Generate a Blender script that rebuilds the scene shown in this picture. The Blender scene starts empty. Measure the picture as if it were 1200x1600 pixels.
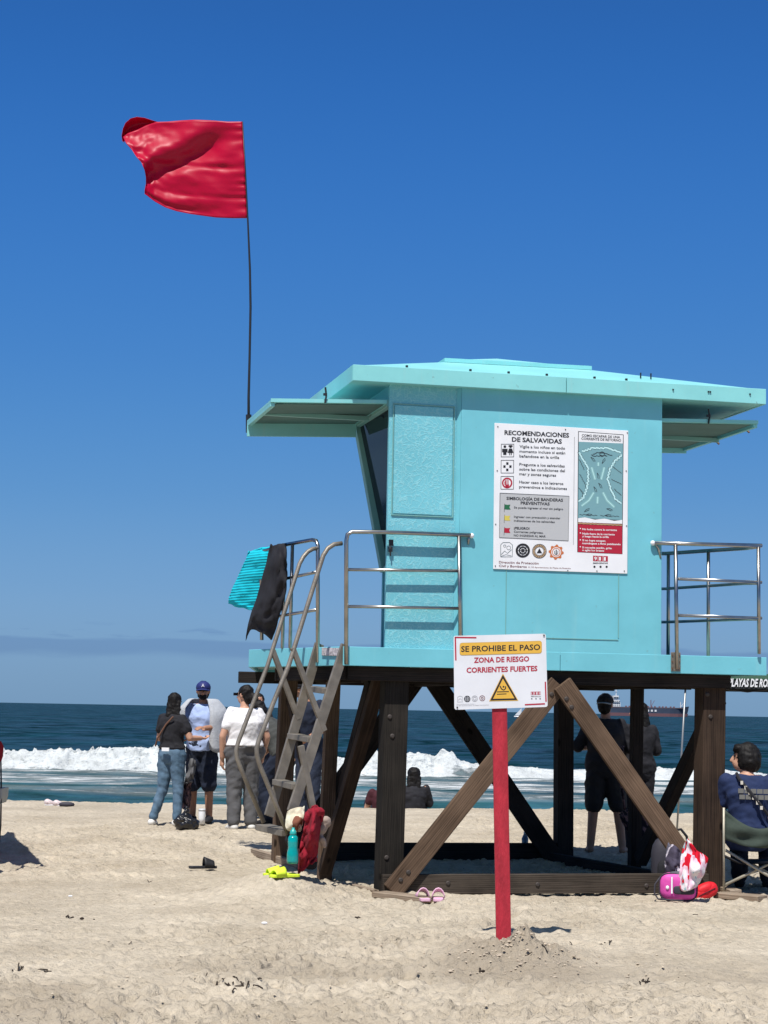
import bpy, bmesh, math, random
import numpy as np
from mathutils import Matrix, Vector
R = math.radians
sc = bpy.context.scene
COL = sc.collection
# ------------------------------------------------------------------ camera, sky, sun, exposure
F = 3000.0; PITCH = math.atan(308.3/F); ROLL = math.atan(0.0188); EYE = 1.5
cam = bpy.data.cameras.new('camera'); co = bpy.data.objects.new('camera', cam); COL.objects.link(co)
cam.sensor_fit = 'VERTICAL'; cam.sensor_height = 24.0; cam.sensor_width = 18.0
cam.lens = 24.0*F/1600.0; cam.clip_start = 0.1; cam.clip_end = 30000
CR = Matrix.Rotation(math.pi/2+PITCH, 4, 'X') @ Matrix.Rotation(ROLL, 4, 'Z')
co.matrix_world = Matrix.Translation((0, 0, EYE)) @ CR
sc.camera = co
SUNV = Vector((-0.15, -0.50, 1.0)).normalized()          # towards the sun
w = bpy.data.worlds.new('World'); sc.world = w; w.use_nodes = True
nt = w.node_tree; nt.nodes.clear()
def N(t, k, **kw):
    n = t.nodes.new(k)
    for a, b in kw.items(): setattr(n, a, b)
    return n
def math_(t, op, a, b=None, c=None, clamp=False):
    n = N(t, 'ShaderNodeMath', operation=op, use_clamp=clamp)
    for i, v in enumerate((a, b, c)):
        if v is None: continue
        if isinstance(v, (int, float)): n.inputs[i].default_value = v
        else: t.links.new(v, n.inputs[i])
    return n.outputs[0]
sky = N(nt, 'ShaderNodeTexSky', sky_type='NISHITA'); sky.sun_disc = False
sky.sun_elevation = math.asin(SUNV.z); sky.sun_rotation = math.atan2(SUNV.x, SUNV.y)
sky.altitude = 0; sky.air_density = 1.0; sky.dust_density = 0.35; sky.ozone_density = 3.0
hs = N(nt, 'ShaderNodeHueSaturation'); hs.inputs['Saturation'].default_value = 1.02; hs.inputs['Value'].default_value = 1.0
nt.links.new(sky.outputs[0], hs.inputs['Color'])
bgn = N(nt, 'ShaderNodeBackground'); bgn.inputs['Strength'].default_value = 0.085
out = N(nt, 'ShaderNodeOutputWorld')
# a low bank of thin grey-blue marine cloud just above the sea horizon, all the way round
tc = N(nt, 'ShaderNodeTexCoord'); sp = N(nt, 'ShaderNodeSeparateXYZ'); nt.links.new(tc.outputs['Generated'], sp.inputs[0])
mp = N(nt, 'ShaderNodeMapping'); mp.inputs['Scale'].default_value = (14, 14, 90); nt.links.new(tc.outputs['Generated'], mp.inputs[0])
nz = N(nt, 'ShaderNodeTexNoise'); nz.inputs['Scale'].default_value = 1.0; nz.inputs['Detail'].default_value = 4; nt.links.new(mp.outputs[0], nz.inputs['Vector'])
jit = math_(nt, 'MULTIPLY', math_(nt, 'SUBTRACT', nz.outputs[0], 0.5), 0.010)
zz = math_(nt, 'ADD', sp.outputs[2], jit)
up = N(nt, 'ShaderNodeMapRange', interpolation_type='SMOOTHSTEP'); up.inputs[1].default_value = 0.022; up.inputs[2].default_value = 0.0275; nt.links.new(zz, up.inputs[0])
dn = N(nt, 'ShaderNodeMapRange', interpolation_type='SMOOTHSTEP'); dn.inputs[1].default_value = 0.0345; dn.inputs[2].default_value = 0.0325; nt.links.new(zz, dn.inputs[0])
band = math_(nt, 'MULTIPLY', up.outputs[0], dn.outputs[0])
nz2 = N(nt, 'ShaderNodeTexNoise'); nz2.inputs['Scale'].default_value = 2.2; nz2.inputs['Detail'].default_value = 5; nt.links.new(mp.outputs[0], nz2.inputs['Vector'])
puff = N(nt, 'ShaderNodeMapRange', interpolation_type='SMOOTHSTEP'); puff.inputs[1].default_value = 0.60; puff.inputs[2].default_value = 0.74; nt.links.new(nz2.outputs[0], puff.inputs[0])
pz = N(nt, 'ShaderNodeMapRange', interpolation_type='SMOOTHSTEP'); pz.inputs[1].default_value = 0.030; pz.inputs[2].default_value = 0.036; nt.links.new(sp.outputs[2], pz.inputs[0])
pz2 = N(nt, 'ShaderNodeMapRange', interpolation_type='SMOOTHSTEP'); pz2.inputs[1].default_value = 0.043; pz2.inputs[2].default_value = 0.038; nt.links.new(sp.outputs[2], pz2.inputs[0])
pf = math_(nt, 'MULTIPLY', puff.outputs[0], math_(nt, 'MULTIPLY', pz.outputs[0], pz2.outputs[0]))
amt = math_(nt, 'ADD', math_(nt, 'MULTIPLY', band, 0.6), math_(nt, 'MULTIPLY', pf, 0.55), clamp=True)
# marine haze towards the horizon keeps the blue
hz = N(nt, 'ShaderNodeMapRange', interpolation_type='SMOOTHERSTEP'); hz.inputs[1].default_value = 0.34; hz.inputs[2].default_value = -0.02; nt.links.new(sp.outputs[2], hz.inputs[0])
rmp = N(nt, 'ShaderNodeValToRGB'); rmp.color_ramp.interpolation = 'B_SPLINE'
SKY = ((0.0, (.150, .300, .500)), (.035, (.172, .345, .590)), (.06, (.160, .345, .620)), (.11, (.092, .288, .615)), (.18, (.047, .220, .595)), (.27, (.026, .168, .550)), (.36, (.012, .115, .430)), (.62, (.008, .075, .300)))
while len(rmp.color_ramp.elements) < len(SKY): rmp.color_ramp.elements.new(.5)
for e_, (p_, c_) in zip(rmp.color_ramp.elements, SKY): e_.position = p_; e_.color = (*c_, 1)
nt.links.new(sp.outputs[2], rmp.inputs[0])
rsc = N(nt, 'ShaderNodeVectorMath', operation='SCALE'); rsc.inputs[3].default_value = 10.2; nt.links.new(rmp.outputs[0], rsc.inputs[0])
hz.inputs[1].default_value = 0.75; hz.inputs[2].default_value = 0.30; hz.inputs[4].default_value = 0.92
hmix = N(nt, 'ShaderNodeMix', data_type='RGBA'); nt.links.new(rsc.outputs[0], hmix.inputs[7])
nt.links.new(hz.outputs[0], hmix.inputs[0]); nt.links.new(hs.outputs[0], hmix.inputs[6])
mx = N(nt, 'ShaderNodeMix', data_type='RGBA', blend_type='MULTIPLY'); mx.inputs[7].default_value = (0.68, 0.72, 0.84, 1)
nt.links.new(amt, mx.inputs[0]); nt.links.new(hmix.outputs[2], mx.inputs[6])
nt.links.new(mx.outputs[2], bgn.inputs['Color']); nt.links.new(bgn.outputs[0], out.inputs[0])
sl = bpy.data.lights.new('sun', 'SUN'); sl.energy = 5.0; sl.angle = R(0.53); sl.color = (1.0, 0.96, 0.90)
so = bpy.data.objects.new('sun', sl); COL.objects.link(so); so.rotation_euler = SUNV.to_track_quat('Z', 'Y').to_euler(); so.location = (-10, -30, 60)
vs = sc.view_settings; vs.view_transform = 'Standard'; vs.look = 'None'; vs.exposure = 0.20; vs.gamma = 1.0; vs.use_curve_mapping = False
sc.cycles.max_bounces = 6; sc.cycles.diffuse_bounces = 3; sc.cycles.glossy_bounces = 3; sc.cycles.transparent_max_bounces = 6
sc.cycles.caustics_reflective = False; sc.cycles.caustics_refractive = False
random.seed(7); rng = np.random.default_rng(7)
# ------------------------------------------------------------------ geometry of the view, used to survey real positions
CAMP = Vector((0, 0, EYE)); CR3 = CR.to_3x3()
def ray(px, py): return CR3 @ Vector((px-600, 800-py, -F))
def at(px, py, Y):
    d = ray(px, py); return CAMP + d*(Y/d.y)
def hit(px, py, p, n):
    d = ray(px, py); return CAMP + d*((p-CAMP).dot(n)/d.dot(n))
# tower frame: origin at the deck's front left corner
TH = R(13.2); TO = Vector((-0.307, 15.6, 0)); EX = Vector((math.cos(TH), math.sin(TH), 0)); EY = Vector((-math.sin(TH), math.cos(TH), 0)); EZ = Vector((0, 0, 1))
TM = Matrix.Translation(TO) @ Matrix.Rotation(TH, 4, 'Z')
def W(lx, ly, z): return TO + EX*lx + EY*ly + EZ*z
def L(px, py, ly):                      # pixel -> (lx, z) on the tower plane at depth ly
    q = hit(px, py, TO+EY*ly, EY) - TO
    return q.dot(EX), q.z
# ------------------------------------------------------------------ noise
def hash2(ix, iy, s=0):
    n = (ix.astype(np.int64)*374761393 + iy.astype(np.int64)*668265263 + s*144269504) & 0xffffffff
    n = ((n ^ (n >> 13))*1274126177) & 0xffffffff
    return ((n ^ (n >> 16)) & 0xffff)/65535.0
def vnoise(x, y, s=0):
    x = np.asarray(x, float); y = np.asarray(y, float)
    ix = np.floor(x); iy = np.floor(y); fx = x-ix; fy = y-iy
    fx = fx*fx*(3-2*fx); fy = fy*fy*(3-2*fy)
    a = hash2(ix, iy, s); b = hash2(ix+1, iy, s); c = hash2(ix, iy+1, s); d = hash2(ix+1, iy+1, s)
    return (a*(1-fx)+b*fx)*(1-fy) + (c*(1-fx)+d*fx)*fy - 0.5
def fbm(x, y, s=0, o=4, g=0.5):
    t = 0; a = 1
    for k in range(o):
        t = t + a*vnoise(x*2**k+17.3*k, y*2**k-9.1*k, s+k); a *= g
    return t
def sstep(a, b, x):
    t = np.clip((x-a)/(b-a), 0, 1); return t*t*(3-2*t)
# footprints: heel-and-toe dents
FP = []
_r = random.Random(3)
for _ in range(2200):
    y = 8.3+_r.random()**0.85*19.5; x = (_r.random()*2-1)*(0.25*y+1.0)
    FP.append((x, y, _r.random()*3.1416, 0.06+0.08*_r.random(), 0.03+0.035*_r.random(), 0.008+0.024*_r.random()))
for _ in range(15000):
    y = 8.3+_r.random()**1.1*17; x = (_r.random()*2-1)*(0.25*y+0.6); q = _r.random()**2
    FP.append((x, y, _r.random()*0.9-0.45, 0.028+0.06*q, 0.013+0.02*q, 0.009+0.022*_r.random()))
for tx, ty, ta, n in ((-3.2, 12, 0.5, 22), (2.8, 10, 2.3, 24), (-1.5, 9.5, 1.1, 20), (3.6, 13.5, 2.8, 18), (-3.9, 17, 0.15, 20), (0.5, 11.3, 0.05, 18), (-2.2, 19.5, 0.3, 14)):
    for k in range(n):
        d = k*0.33; o = 0.09 if k % 2 else -0.09
        FP.append((tx+math.cos(ta)*d-math.sin(ta)*o, ty+math.sin(ta)*d+math.cos(ta)*o, ta, 0.14, 0.06, 0.045))
FP = np.array(FP)
def dents(X, Y):
    H = np.zeros_like(X)
    order = np.argsort(Y.ravel()) if X.ndim == 1 else None
    if X.ndim == 2:                     # grid: rows share Y
        rows = Y[:, 0]
        for x, y, a, l, ww, dp in FP:
            r0, r1 = np.searchsorted(rows, y-0.32), np.searchsorted(rows, y+0.32)
            if r1 <= r0: continue
            xs = X[r0]; c0, c1 = np.searchsorted(xs, x-0.34), np.searchsorted(xs, x+0.34)
            if c1 <= c0: continue
            dx = X[r0:r1, c0:c1]-x; dy = Y[r0:r1, c0:c1]-y
            u = (dx*math.cos(a)+dy*math.sin(a))/l; v = (-dx*math.sin(a)+dy*math.cos(a))/ww
            q = u*u+v*v
            H[r0:r1, c0:c1] += dp*(-np.exp(-q*1.1) + 0.55*np.exp(-(np.sqrt(q)-1.6)**2*3.0))
    return H
def base_h(x, y):
    x = np.asarray(x, float); y = np.asarray(y, float)
    z = 0.10*sstep(17, 26.5, y) - 0.115*np.clip(y-27.6, 0, None)*sstep(27.0, 30.5, y)
    z = np.maximum(z, -4.0)
    z = z + 0.215*np.exp(-((x+.82)/0.46)**2 - ((y-15.35)/0.65)**2)               # sand banked under the ladder
    z = z + 0.035*fbm(x*0.55, y*0.45, 5, 3)*sstep(5, 9, y)
    z = z + 0.05*fbm(x*0.5+3, y*0.02, 71, 3)*np.exp(-((y-27.3)/2.0)**2)
    return z
def mound_h(x, y):
    x = np.asarray(x, float); y = np.asarray(y, float)
    dx = x-0.80; dy = y-11.80
    r = np.sqrt((dx/0.95)**2+(dy/1.15)**2)
    m = 0.085*np.exp(-((dx-.08)/0.12)**2-((dy+.10)/0.2)**2) + 0.085*np.exp(-(r/0.44)**2)
    n = fbm(x*9, y*9, 31, 4, 0.62)
    return m*(1+0.45*n) + (0.05*np.abs(n)+0.035*np.abs(fbm(x*26, y*22, 37, 3, 0.6)))*np.exp(-(r/0.60)**2)
def gz(x, y): return float(base_h(x, y)+mound_h(x, y))
def G(px, py):                          # pixel -> point on the sand
    d = ray(px, py); y_ = np.arange(8.0, 30.0, 0.02); x_ = d.x/d.y*y_; z_ = EYE+d.z/d.y*y_
    k = np.nonzero(z_ <= base_h(x_, y_))[0]; i = int(k[0]) if len(k) else len(y_)-1
    return Vector((float(x_[i]), float(y_[i]), float(z_[i])))
# ------------------------------------------------------------------ mesh builder
class MB:
    def __init__(s): s.v = []; s.f = []
    def add(s, vs, fs):
        o = len(s.v); s.v += [tuple(v) for v in vs]; s.f += [tuple(i+o for i in f) for f in fs]; return s
    def box(s, c, d, m=None):
        x, y, z = d[0]/2, d[1]/2, d[2]/2; c = Vector(c)
        vs = [Vector((a*x, b*y, e*z)) for a in (-1, 1) for b in (-1, 1) for e in (-1, 1)]
        if m is not None: vs = [m @ v for v in vs]
        vs = [v+c for v in vs]
        return s.add(vs, [(0, 1, 3, 2), (4, 6, 7, 5), (0, 4, 5, 1), (2, 3, 7, 6), (0, 2, 6, 4), (1, 5, 7, 3)])
    def loft(s, rings, n=16):           # ring: (centre, u-vector, v-vector)
        vs = []; fs = []
        for c, u, v in rings:
            c = Vector(c); u = Vector(u); v = Vector(v)
            for k in range(n):
                a = 2*math.pi*k/n; vs.append(c+u*math.cos(a)+v*math.sin(a))
        for j in range(len(rings)-1):
            for k in range(n):
                k2 = (k+1) % n; fs.append((j*n+k, j*n+k2, (j+1)*n+k2, (j+1)*n+k))
        fs.append(tuple(reversed(range(n)))); fs.append(tuple(range((len(rings)-1)*n, len(rings)*n)))
        return s.add(vs, fs)
    def tube(s, pts, r, n=8, rr=None, closed_round=False):
        pts = [Vector(p) for p in pts]; rings = []; pu = None
        for i, p in enumerate(pts):
            t = (pts[min(i+1, len(pts)-1)]-pts[max(i-1, 0)]).normalized()
            if pu is None:
                a = Vector((0, 0, 1)) if abs(t.z) < 0.9 else Vector((1, 0, 0)); pu = a.cross(t).normalized()
            u = (pu-t*pu.dot(t)).normalized(); pu = u; v = t.cross(u)
            q = rr[i] if rr else r
            rings.append((p, u*q, v*q))
        return s.loft(rings, n)
    def caps(s, p0, p1, r0, r1, n=12, k=1.0):   # round-ended tapered limb; k flattens along v
        p0 = Vector(p0); p1 = Vector(p1); t = p1-p0; Ln = t.length; t.normalize()
        a = Vector((0, 1, 0)) if abs(t.y) < 0.8 else Vector((0, 0, 1)); u = a.cross(t).normalized(); v = t.cross(u)
        rings = []
        for j in range(4):
            an = math.pi/2*(1-j/4.0+0.02*(j == 0)-0.0); an = math.pi/2*(0.97-j/4.0*0.97)
            rings.append((p0-t*r0*math.sin(an), u*r0*math.cos(an), v*r0*math.cos(an)*k))
        rings.append((p0, u*r0, v*r0*k)); rings.append((p0.lerp(p1, .5), u*(r0+r1)/2, v*(r0+r1)/2*k)); rings.append((p1, u*r1, v*r1*k))
        for j in range(1, 5):
            an = math.pi/2*(j/4.0*0.97)
            rings.append((p1+t*r1*math.sin(an), u*r1*math.cos(an), v*r1*math.cos(an)*k))
        return s.loft(rings, n)
    def ell(s, c, r, n=14, m=None, e=1.0, top=1.0):     # ellipsoid / soft box (e<1 squarer)
        c = Vector(c); vs = []; fs = []; h = n//2
        sg = lambda x, p: math.copysign(abs(x)**p, x)
        for i in range(h+1):
            ph = math.pi*(i/h)-math.pi/2; ph = max(min(ph, 1.54), -1.54)
            for k in range(n):
                th = 2*math.pi*k/n
                v = Vector((r[0]*sg(math.cos(ph), e)*sg(math.cos(th), e), r[1]*sg(math.cos(ph), e)*sg(math.sin(th), e), r[2]*sg(math.sin(ph), e)))
                if m is not None: v = m @ v
                vs.append(v+c)
        for i in range(h):
            for k in range(n):
                k2 = (k+1) % n; fs.append((i*n+k, i*n+k2, (i+1)*n+k2, (i+1)*n+k))
        fs.append(tuple(reversed(range(n)))); fs.append(tuple(range(h*n, h*n+n)))
        return s.add(vs, fs)
    def prism(s, poly, dv):             # polygon of 3D points extruded by vector dv
        poly = [Vector(p) for p in poly]; n = len(poly); dv = Vector(dv)
        return s.add(poly+[p+dv for p in poly], [tuple(reversed(range(n))), tuple(range(n, 2*n))]+[(i, (i+1) % n, n+(i+1) % n, n+i) for i in range(n)])
    def lathe(s, prof, c=(0, 0, 0), n=18, m=None):
        rings = [(Vector(c)+(m @ Vector((0, 0, z)) if m else Vector((0, 0, z))), (m @ Vector((r, 0, 0)) if m else Vector((r, 0, 0))), (m @ Vector((0, r, 0)) if m else Vector((0, r, 0)))) for r, z in prof]
        return s.loft(rings, n)
    def grid(s, P, th=0.0):             # P[i][j] points; thickness by closing
        a = len(P); b = len(P[0]); vs = [p for row in P for p in row]
        return s.add(vs, [(i*b+j, i*b+j+1, (i+1)*b+j+1, (i+1)*b+j) for i in range(a-1) for j in range(b-1)])
PM = {}
def link(o): COL.objects.link(o); return o
def thing(name, label, cat, M=None, group=None):
    o = link(bpy.data.objects.new(name, None)); o.empty_display_size = 0.1
    M = M or Matrix(); o.matrix_world = M; PM[o.name] = M
    o['label'] = label; o['category'] = cat
    if group: o['group'] = group
    return o
def tag(o, label, cat, group=None):
    o['label'] = label; o['category'] = cat
    if group: o['group'] = group
    return o
def place(o, parent, M):
    M = M or (PM[parent.name] if parent else Matrix())
    if parent:
        o.parent = parent; o.matrix_parent_inverse = PM[parent.name].inverted()
    o.matrix_basis = M; PM[o.name] = M
    return o
def obj(name, mb, mat, parent=None, M=None, smooth=False, bevel=0, label=None, solid=0, sub=0, world=False):
    """world=True: mb vertices are world coordinates and are moved into M's frame"""
    M = M or (PM[parent.name] if parent else Matrix())
    me = bpy.data.meshes.new(name)
    vs = mb.v
    if world:
        Mi = M.inverted(); vs = [Mi @ Vector(v) for v in vs]
    me.from_pydata([tuple(v) for v in vs], [], mb.f); me.update()
    bm = bmesh.new(); bm.from_mesh(me); bmesh.ops.recalc_face_normals(bm, faces=bm.faces); bm.to_mesh(me); bm.free()
    if smooth: me.polygons.foreach_set('use_smooth', [True]*len(me.polygons))
    me.materials.append(mat)
    o = link(bpy.data.objects.new(name, me)); place(o, parent, M)
    if solid: m = o.modifiers.new('s', 'SOLIDIFY'); m.thickness = solid; m.offset = 0
    if bevel: m = o.modifiers.new('b', 'BEVEL'); m.width = bevel; m.segments = 2; m.limit_method = 'ANGLE'
    if sub: m = o.modifiers.new('u', 'SUBSURF'); m.levels = sub; m.render_levels = sub
    if label: o['label'] = label
    return o
def board(name, p0, p1, wd, th, side, mat, parent, bevel=0.006, label=None):
    """a timber from p0 to p1: th along 'side' direction, wd across; own frame with X along the grain"""
    p0 = Vector(p0); p1 = Vector(p1); x = (p1-p0).normalized(); s_ = Vector(side); s_ = (s_-x*s_.dot(x)).normalized(); z = x.cross(s_)
    M = Matrix(((x.x, s_.x, z.x, 0), (x.y, s_.y, z.y, 0), (x.z, s_.z, z.z, 0), (0, 0, 0, 1))); M.translation = (p0+p1)/2
    mb = MB().box((0, 0, 0), ((p1-p0).length, th, wd))
    return obj(name, mb, mat, parent, M, bevel=bevel, label=label)
# ------------------------------------------------------------------ materials
MC = {}
def mat(name, col, rough=0.6, metal=0.0, var=0.0, vs_=8.0, col2=None, bump=0.0, bs=60.0, spec=0.4, coord='Object', stretch=(1, 1, 1), sheen=0, trans=0.0):
    if name in MC: return MC[name]
    m = bpy.data.materials.new(name); m.use_nodes = True; t = m.node_tree; b = t.nodes['Principled BSDF']
    b.inputs['Roughness'].default_value = rough; b.inputs['Metallic'].default_value = metal; b.inputs['Specular IOR Level'].default_value = spec
    b.inputs['Base Color'].default_value = (*col, 1)
    if sheen: b.inputs['Sheen Weight'].default_value = sheen
    tc = N(t, 'ShaderNodeTexCoord'); mp = N(t, 'ShaderNodeMapping'); mp.inputs['Scale'].default_value = stretch; t.links.new(tc.outputs[coord], mp.inputs[0])
    if var or col2:
        n = N(t, 'ShaderNodeTexNoise'); n.inputs['Scale'].default_value = vs_; n.inputs['Detail'].default_value = 5; t.links.new(mp.outputs[0], n.inputs['Vector'])
        r = N(t, 'ShaderNodeValToRGB'); r.color_ramp.elements[0].position = 0.32; r.color_ramp.elements[1].position = 0.70
        c2 = col2 or tuple(min(1, c*(1+var)) for c in col); c1 = col if col2 else tuple(c*(1-var) for c in col)
        r.color_ramp.elements[0].color = (*c1, 1); r.color_ramp.elements[1].color = (*c2, 1)
        t.links.new(n.outputs[0], r.inputs[0]); t.links.new(r.outputs[0], b.inputs['Base Color'])
    if bump:
        n2 = N(t, 'ShaderNodeTexNoise'); n2.inputs['Scale'].default_value = bs; n2.inputs['Detail'].default_value = 4; t.links.new(mp.outputs[0], n2.inputs['Vector'])
        bp = N(t, 'ShaderNodeBump'); bp.inputs['Strength'].default_value = bump; bp.inputs['Distance'].default_value = 0.01; t.links.new(n2.outputs[0], bp.inputs['Height']); t.links.new(bp.outputs[0], b.inputs['Normal'])
    MC[name] = m; return m
def wood(name, dark, light, rough=0.85, grain=1.0, spec=0.12):
    if name in MC: return MC[name]
    m = bpy.data.materials.new(name); m.use_nodes = True; t = m.node_tree; b = t.nodes['Principled BSDF']; b.inputs['Roughness'].default_value = rough; b.inputs['Specular IOR Level'].default_value = spec
    tc = N(t, 'ShaderNodeTexCoord'); oi = N(t, 'ShaderNodeObjectInfo')
    ad = N(t, 'ShaderNodeVectorMath', operation='ADD'); t.links.new(tc.outputs['Object'], ad.inputs[0])
    ms = N(t, 'ShaderNodeVectorMath', operation='SCALE'); ms.inputs[3].default_value = 30; 
    cx = N(t, 'ShaderNodeCombineXYZ'); 
    for i in range(3): t.links.new(oi.outputs['Random'], cx.inputs[i])
    t.links.new(cx.outputs[0], ms.inputs[0]); t.links.new(ms.outputs[0], ad.inputs[1])
    mp = N(t, 'ShaderNodeMapping'); mp.inputs['Scale'].default_value = (0.55, 9, 9); t.links.new(ad.outputs[0], mp.inputs[0])
    wv = N(t, 'ShaderNodeTexWave', wave_type='BANDS', bands_direction='Z'); wv.inputs['Scale'].default_value = 2.0; wv.inputs['Distortion'].default_value = 7; wv.inputs['Detail'].default_value = 3; wv.inputs['Detail Scale'].default_value = 1.2
    t.links.new(mp.outputs[0], wv.inputs[0])
    mp2 = N(t, 'ShaderNodeMapping'); mp2.inputs['Scale'].default_value = (3, 70, 70); t.links.new(ad.outputs[0], mp2.inputs[0])
    fn = N(t, 'ShaderNodeTexNoise'); fn.inputs['Scale'].default_value = 1; fn.inputs['Detail'].default_value = 6; t.links.new(mp2.outputs[0], fn.inputs[0])
    bn = N(t, 'ShaderNodeTexNoise'); bn.inputs['Scale'].default_value = 3.0; bn.inputs['Detail'].default_value = 5; t.links.new(ad.outputs[0], bn.inputs[0])
    v = math_(t, 'ADD', math_(t, 'MULTIPLY', wv.outputs[1], 0.14), math_(t, 'ADD', math_(t, 'MULTIPLY', fn.outputs[0], 0.55), math_(t, 'MULTIPLY', bn.outputs[0], 0.65)))
    r = N(t, 'ShaderNodeValToRGB'); r.color_ramp.elements[0].position = 0.42; r.color_ramp.elements[0].color = (*dark, 1); r.color_ramp.elements[1].position = 0.86; r.color_ramp.elements[1].color = (*light, 1)
    t.links.new(v, r.inputs[0])
    # knots
    mk = N(t, 'ShaderNodeMapping'); mk.inputs['Scale'].default_value = (2.4, 4.5, 4.5); t.links.new(ad.outputs[0], mk.inputs[0])
    vo = N(t, 'ShaderNodeTexVoronoi'); vo.inputs['Scale'].default_value = 1.0; t.links.new(mk.outputs[0], vo.inputs[0])
    kr = N(t, 'ShaderNodeMapRange'); kr.inputs[1].default_value = 0.07; kr.inputs[2].default_value = 0.12; t.links.new(vo.outputs['Distance'], kr.inputs[0])
    km = N(t, 'ShaderNodeMix', data_type='RGBA'); km.inputs[6].default_value = (*[c*0.45 for c in dark], 1); t.links.new(kr.outputs[0], km.inputs[0]); t.links.new(r.outputs[0], km.inputs[7])
    t.links.new(km.outputs[2], b.inputs['Base Color'])
    bp = N(t, 'ShaderNodeBump'); bp.inputs['Strength'].default_value = 0.7*grain; bp.inputs['Distance'].default_value = 0.006; t.links.new(v, bp.inputs['Height']); t.links.new(bp.outputs[0], b.inputs['Normal'])
    MC[name] = m; return m
def paint(name, col, dirt=0.5, crack=0.0, rough=0.45):
    m = bpy.data.materials.new(name); m.use_nodes = True; t = m.node_tree; b = t.nodes['Principled BSDF']; b.inputs['Roughness'].default_value = rough; b.inputs['Specular IOR Level'].default_value = 0.35
    ge = N(t, 'ShaderNodeNewGeometry')
    n1 = N(t, 'ShaderNodeTexNoise'); n1.inputs['Scale'].default_value = 1.7; n1.inputs['Detail'].default_value = 7; n1.inputs['Roughness'].default_value = 0.62; t.links.new(ge.outputs['Position'], n1.inputs[0])
    r = N(t, 'ShaderNodeValToRGB'); r.color_ramp.elements[0].position = 0.3; r.color_ramp.elements[0].color = (*[c*0.90 for c in col], 1); r.color_ramp.elements[1].position = 0.72; r.color_ramp.elements[1].color = (*[min(1, c*1.07+0.012) for c in col], 1)
    t.links.new(n1.outputs[0], r.inputs[0]); cur = r.outputs[0]
    mp = N(t, 'ShaderNodeMapping'); mp.inputs['Scale'].default_value = (16, 16, 1.1); t.links.new(ge.outputs['Position'], mp.inputs[0])
    n2 = N(t, 'ShaderNodeTexNoise'); n2.inputs['Scale'].default_value = 1; n2.inputs['Detail'].default_value = 4; t.links.new(mp.outputs[0], n2.inputs[0])
    k = N(t, 'ShaderNodeMapRange'); k.inputs[1].default_value = 0.60; k.inputs[2].default_value = 0.80; k.inputs[4].default_value = 0.35*dirt; t.links.new(n2.outputs[0], k.inputs[0])
    mx = N(t, 'ShaderNodeMix', data_type='RGBA'); mx.inputs[7].default_value = (0.38, 0.58, 0.56, 1); t.links.new(k.outputs[0], mx.inputs[0]); t.links.new(cur, mx.inputs[6]); cur = mx.outputs[2]
    n3 = N(t, 'ShaderNodeTexNoise'); n3.inputs['Scale'].default_value = 22; n3.inputs['Detail'].default_value = 3; t.links.new(ge.outputs['Position'], n3.inputs[0])
    k3 = N(t, 'ShaderNodeMapRange'); k3.inputs[1].default_value = 0.70; k3.inputs[2].default_value = 0.76; k3.inputs[4].default_value = 0.55*dirt; t.links.new(n3.outputs[0], k3.inputs[0])
    m3 = N(t, 'ShaderNodeMix', data_type='RGBA'); m3.inputs[7].default_value = (0.16, 0.26, 0.24, 1); t.links.new(k3.outputs[0], m3.inputs[0]); t.links.new(cur, m3.inputs[6]); cur = m3.outputs[2]
    hgt = math_(t, 'MULTIPLY', n3.outputs[0], 0.25)
    if crack:                            # crazed, lifting paint
        nd = N(t, 'ShaderNodeTexNoise'); nd.inputs['Scale'].default_value = 9; t.links.new(ge.outputs['Position'], nd.inputs[0])
        ad = N(t, 'ShaderNodeMix', data_type='RGBA', blend_type='LINEAR_LIGHT'); ad.inputs[0].default_value = 0.10; t.links.new(ge.outputs['Position'], ad.inputs[6]); t.links.new(nd.outputs['Color'], ad.inputs[7])
        vo = N(t, 'ShaderNodeTexVoronoi', feature='DISTANCE_TO_EDGE'); vo.inputs['Scale'].default_value = 24; t.links.new(ad.outputs[2], vo.inputs[0])
        kk = N(t, 'ShaderNodeMapRange'); kk.inputs[1].default_value = 0.0; kk.inputs[2].default_value = 0.10; kk.inputs[3].default_value = 1; kk.inputs[4].default_value = 0; t.links.new(vo.outputs['Distance'], kk.inputs[0])
        mc = N(t, 'ShaderNodeMix', data_type='RGBA'); mc.inputs[7].default_value = (0.33, 0.66, 0.70, 1); t.links.new(math_(t, 'MULTIPLY', kk.outputs[0], 0.55*crack), mc.inputs[0]); t.links.new(cur, mc.inputs[6]); cur = mc.outputs[2]
        hgt = math_(t, 'ADD', hgt, math_(t, 'MULTIPLY', kk.outputs[0], 0.7))
    bp = N(t, 'ShaderNodeBump'); bp.inputs['Strength'].default_value = 0.35; bp.inputs['Distance'].default_value = 0.006; t.links.new(hgt, bp.inputs['Height']); t.links.new(bp.outputs[0], b.inputs['Normal'])
    t.links.new(cur, b.inputs['Base Color']); MC[name] = m; return m
TEAL = (0.165, 0.520, 0.610)
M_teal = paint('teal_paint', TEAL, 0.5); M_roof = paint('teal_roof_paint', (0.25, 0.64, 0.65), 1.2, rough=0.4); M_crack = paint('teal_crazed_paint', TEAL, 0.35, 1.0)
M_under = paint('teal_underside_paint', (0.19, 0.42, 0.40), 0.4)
M_wood = wood('dark_stained_timber', (0.017, 0.012, 0.010), (0.070, 0.046, 0.032))
M_brace = wood('weathered_timber', (0.046, 0.030, 0.020), (0.165, 0.110, 0.074))
M_beam = wood('grey_timber', (0.020, 0.016, 0.013), (0.082, 0.066, 0.052))
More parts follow.
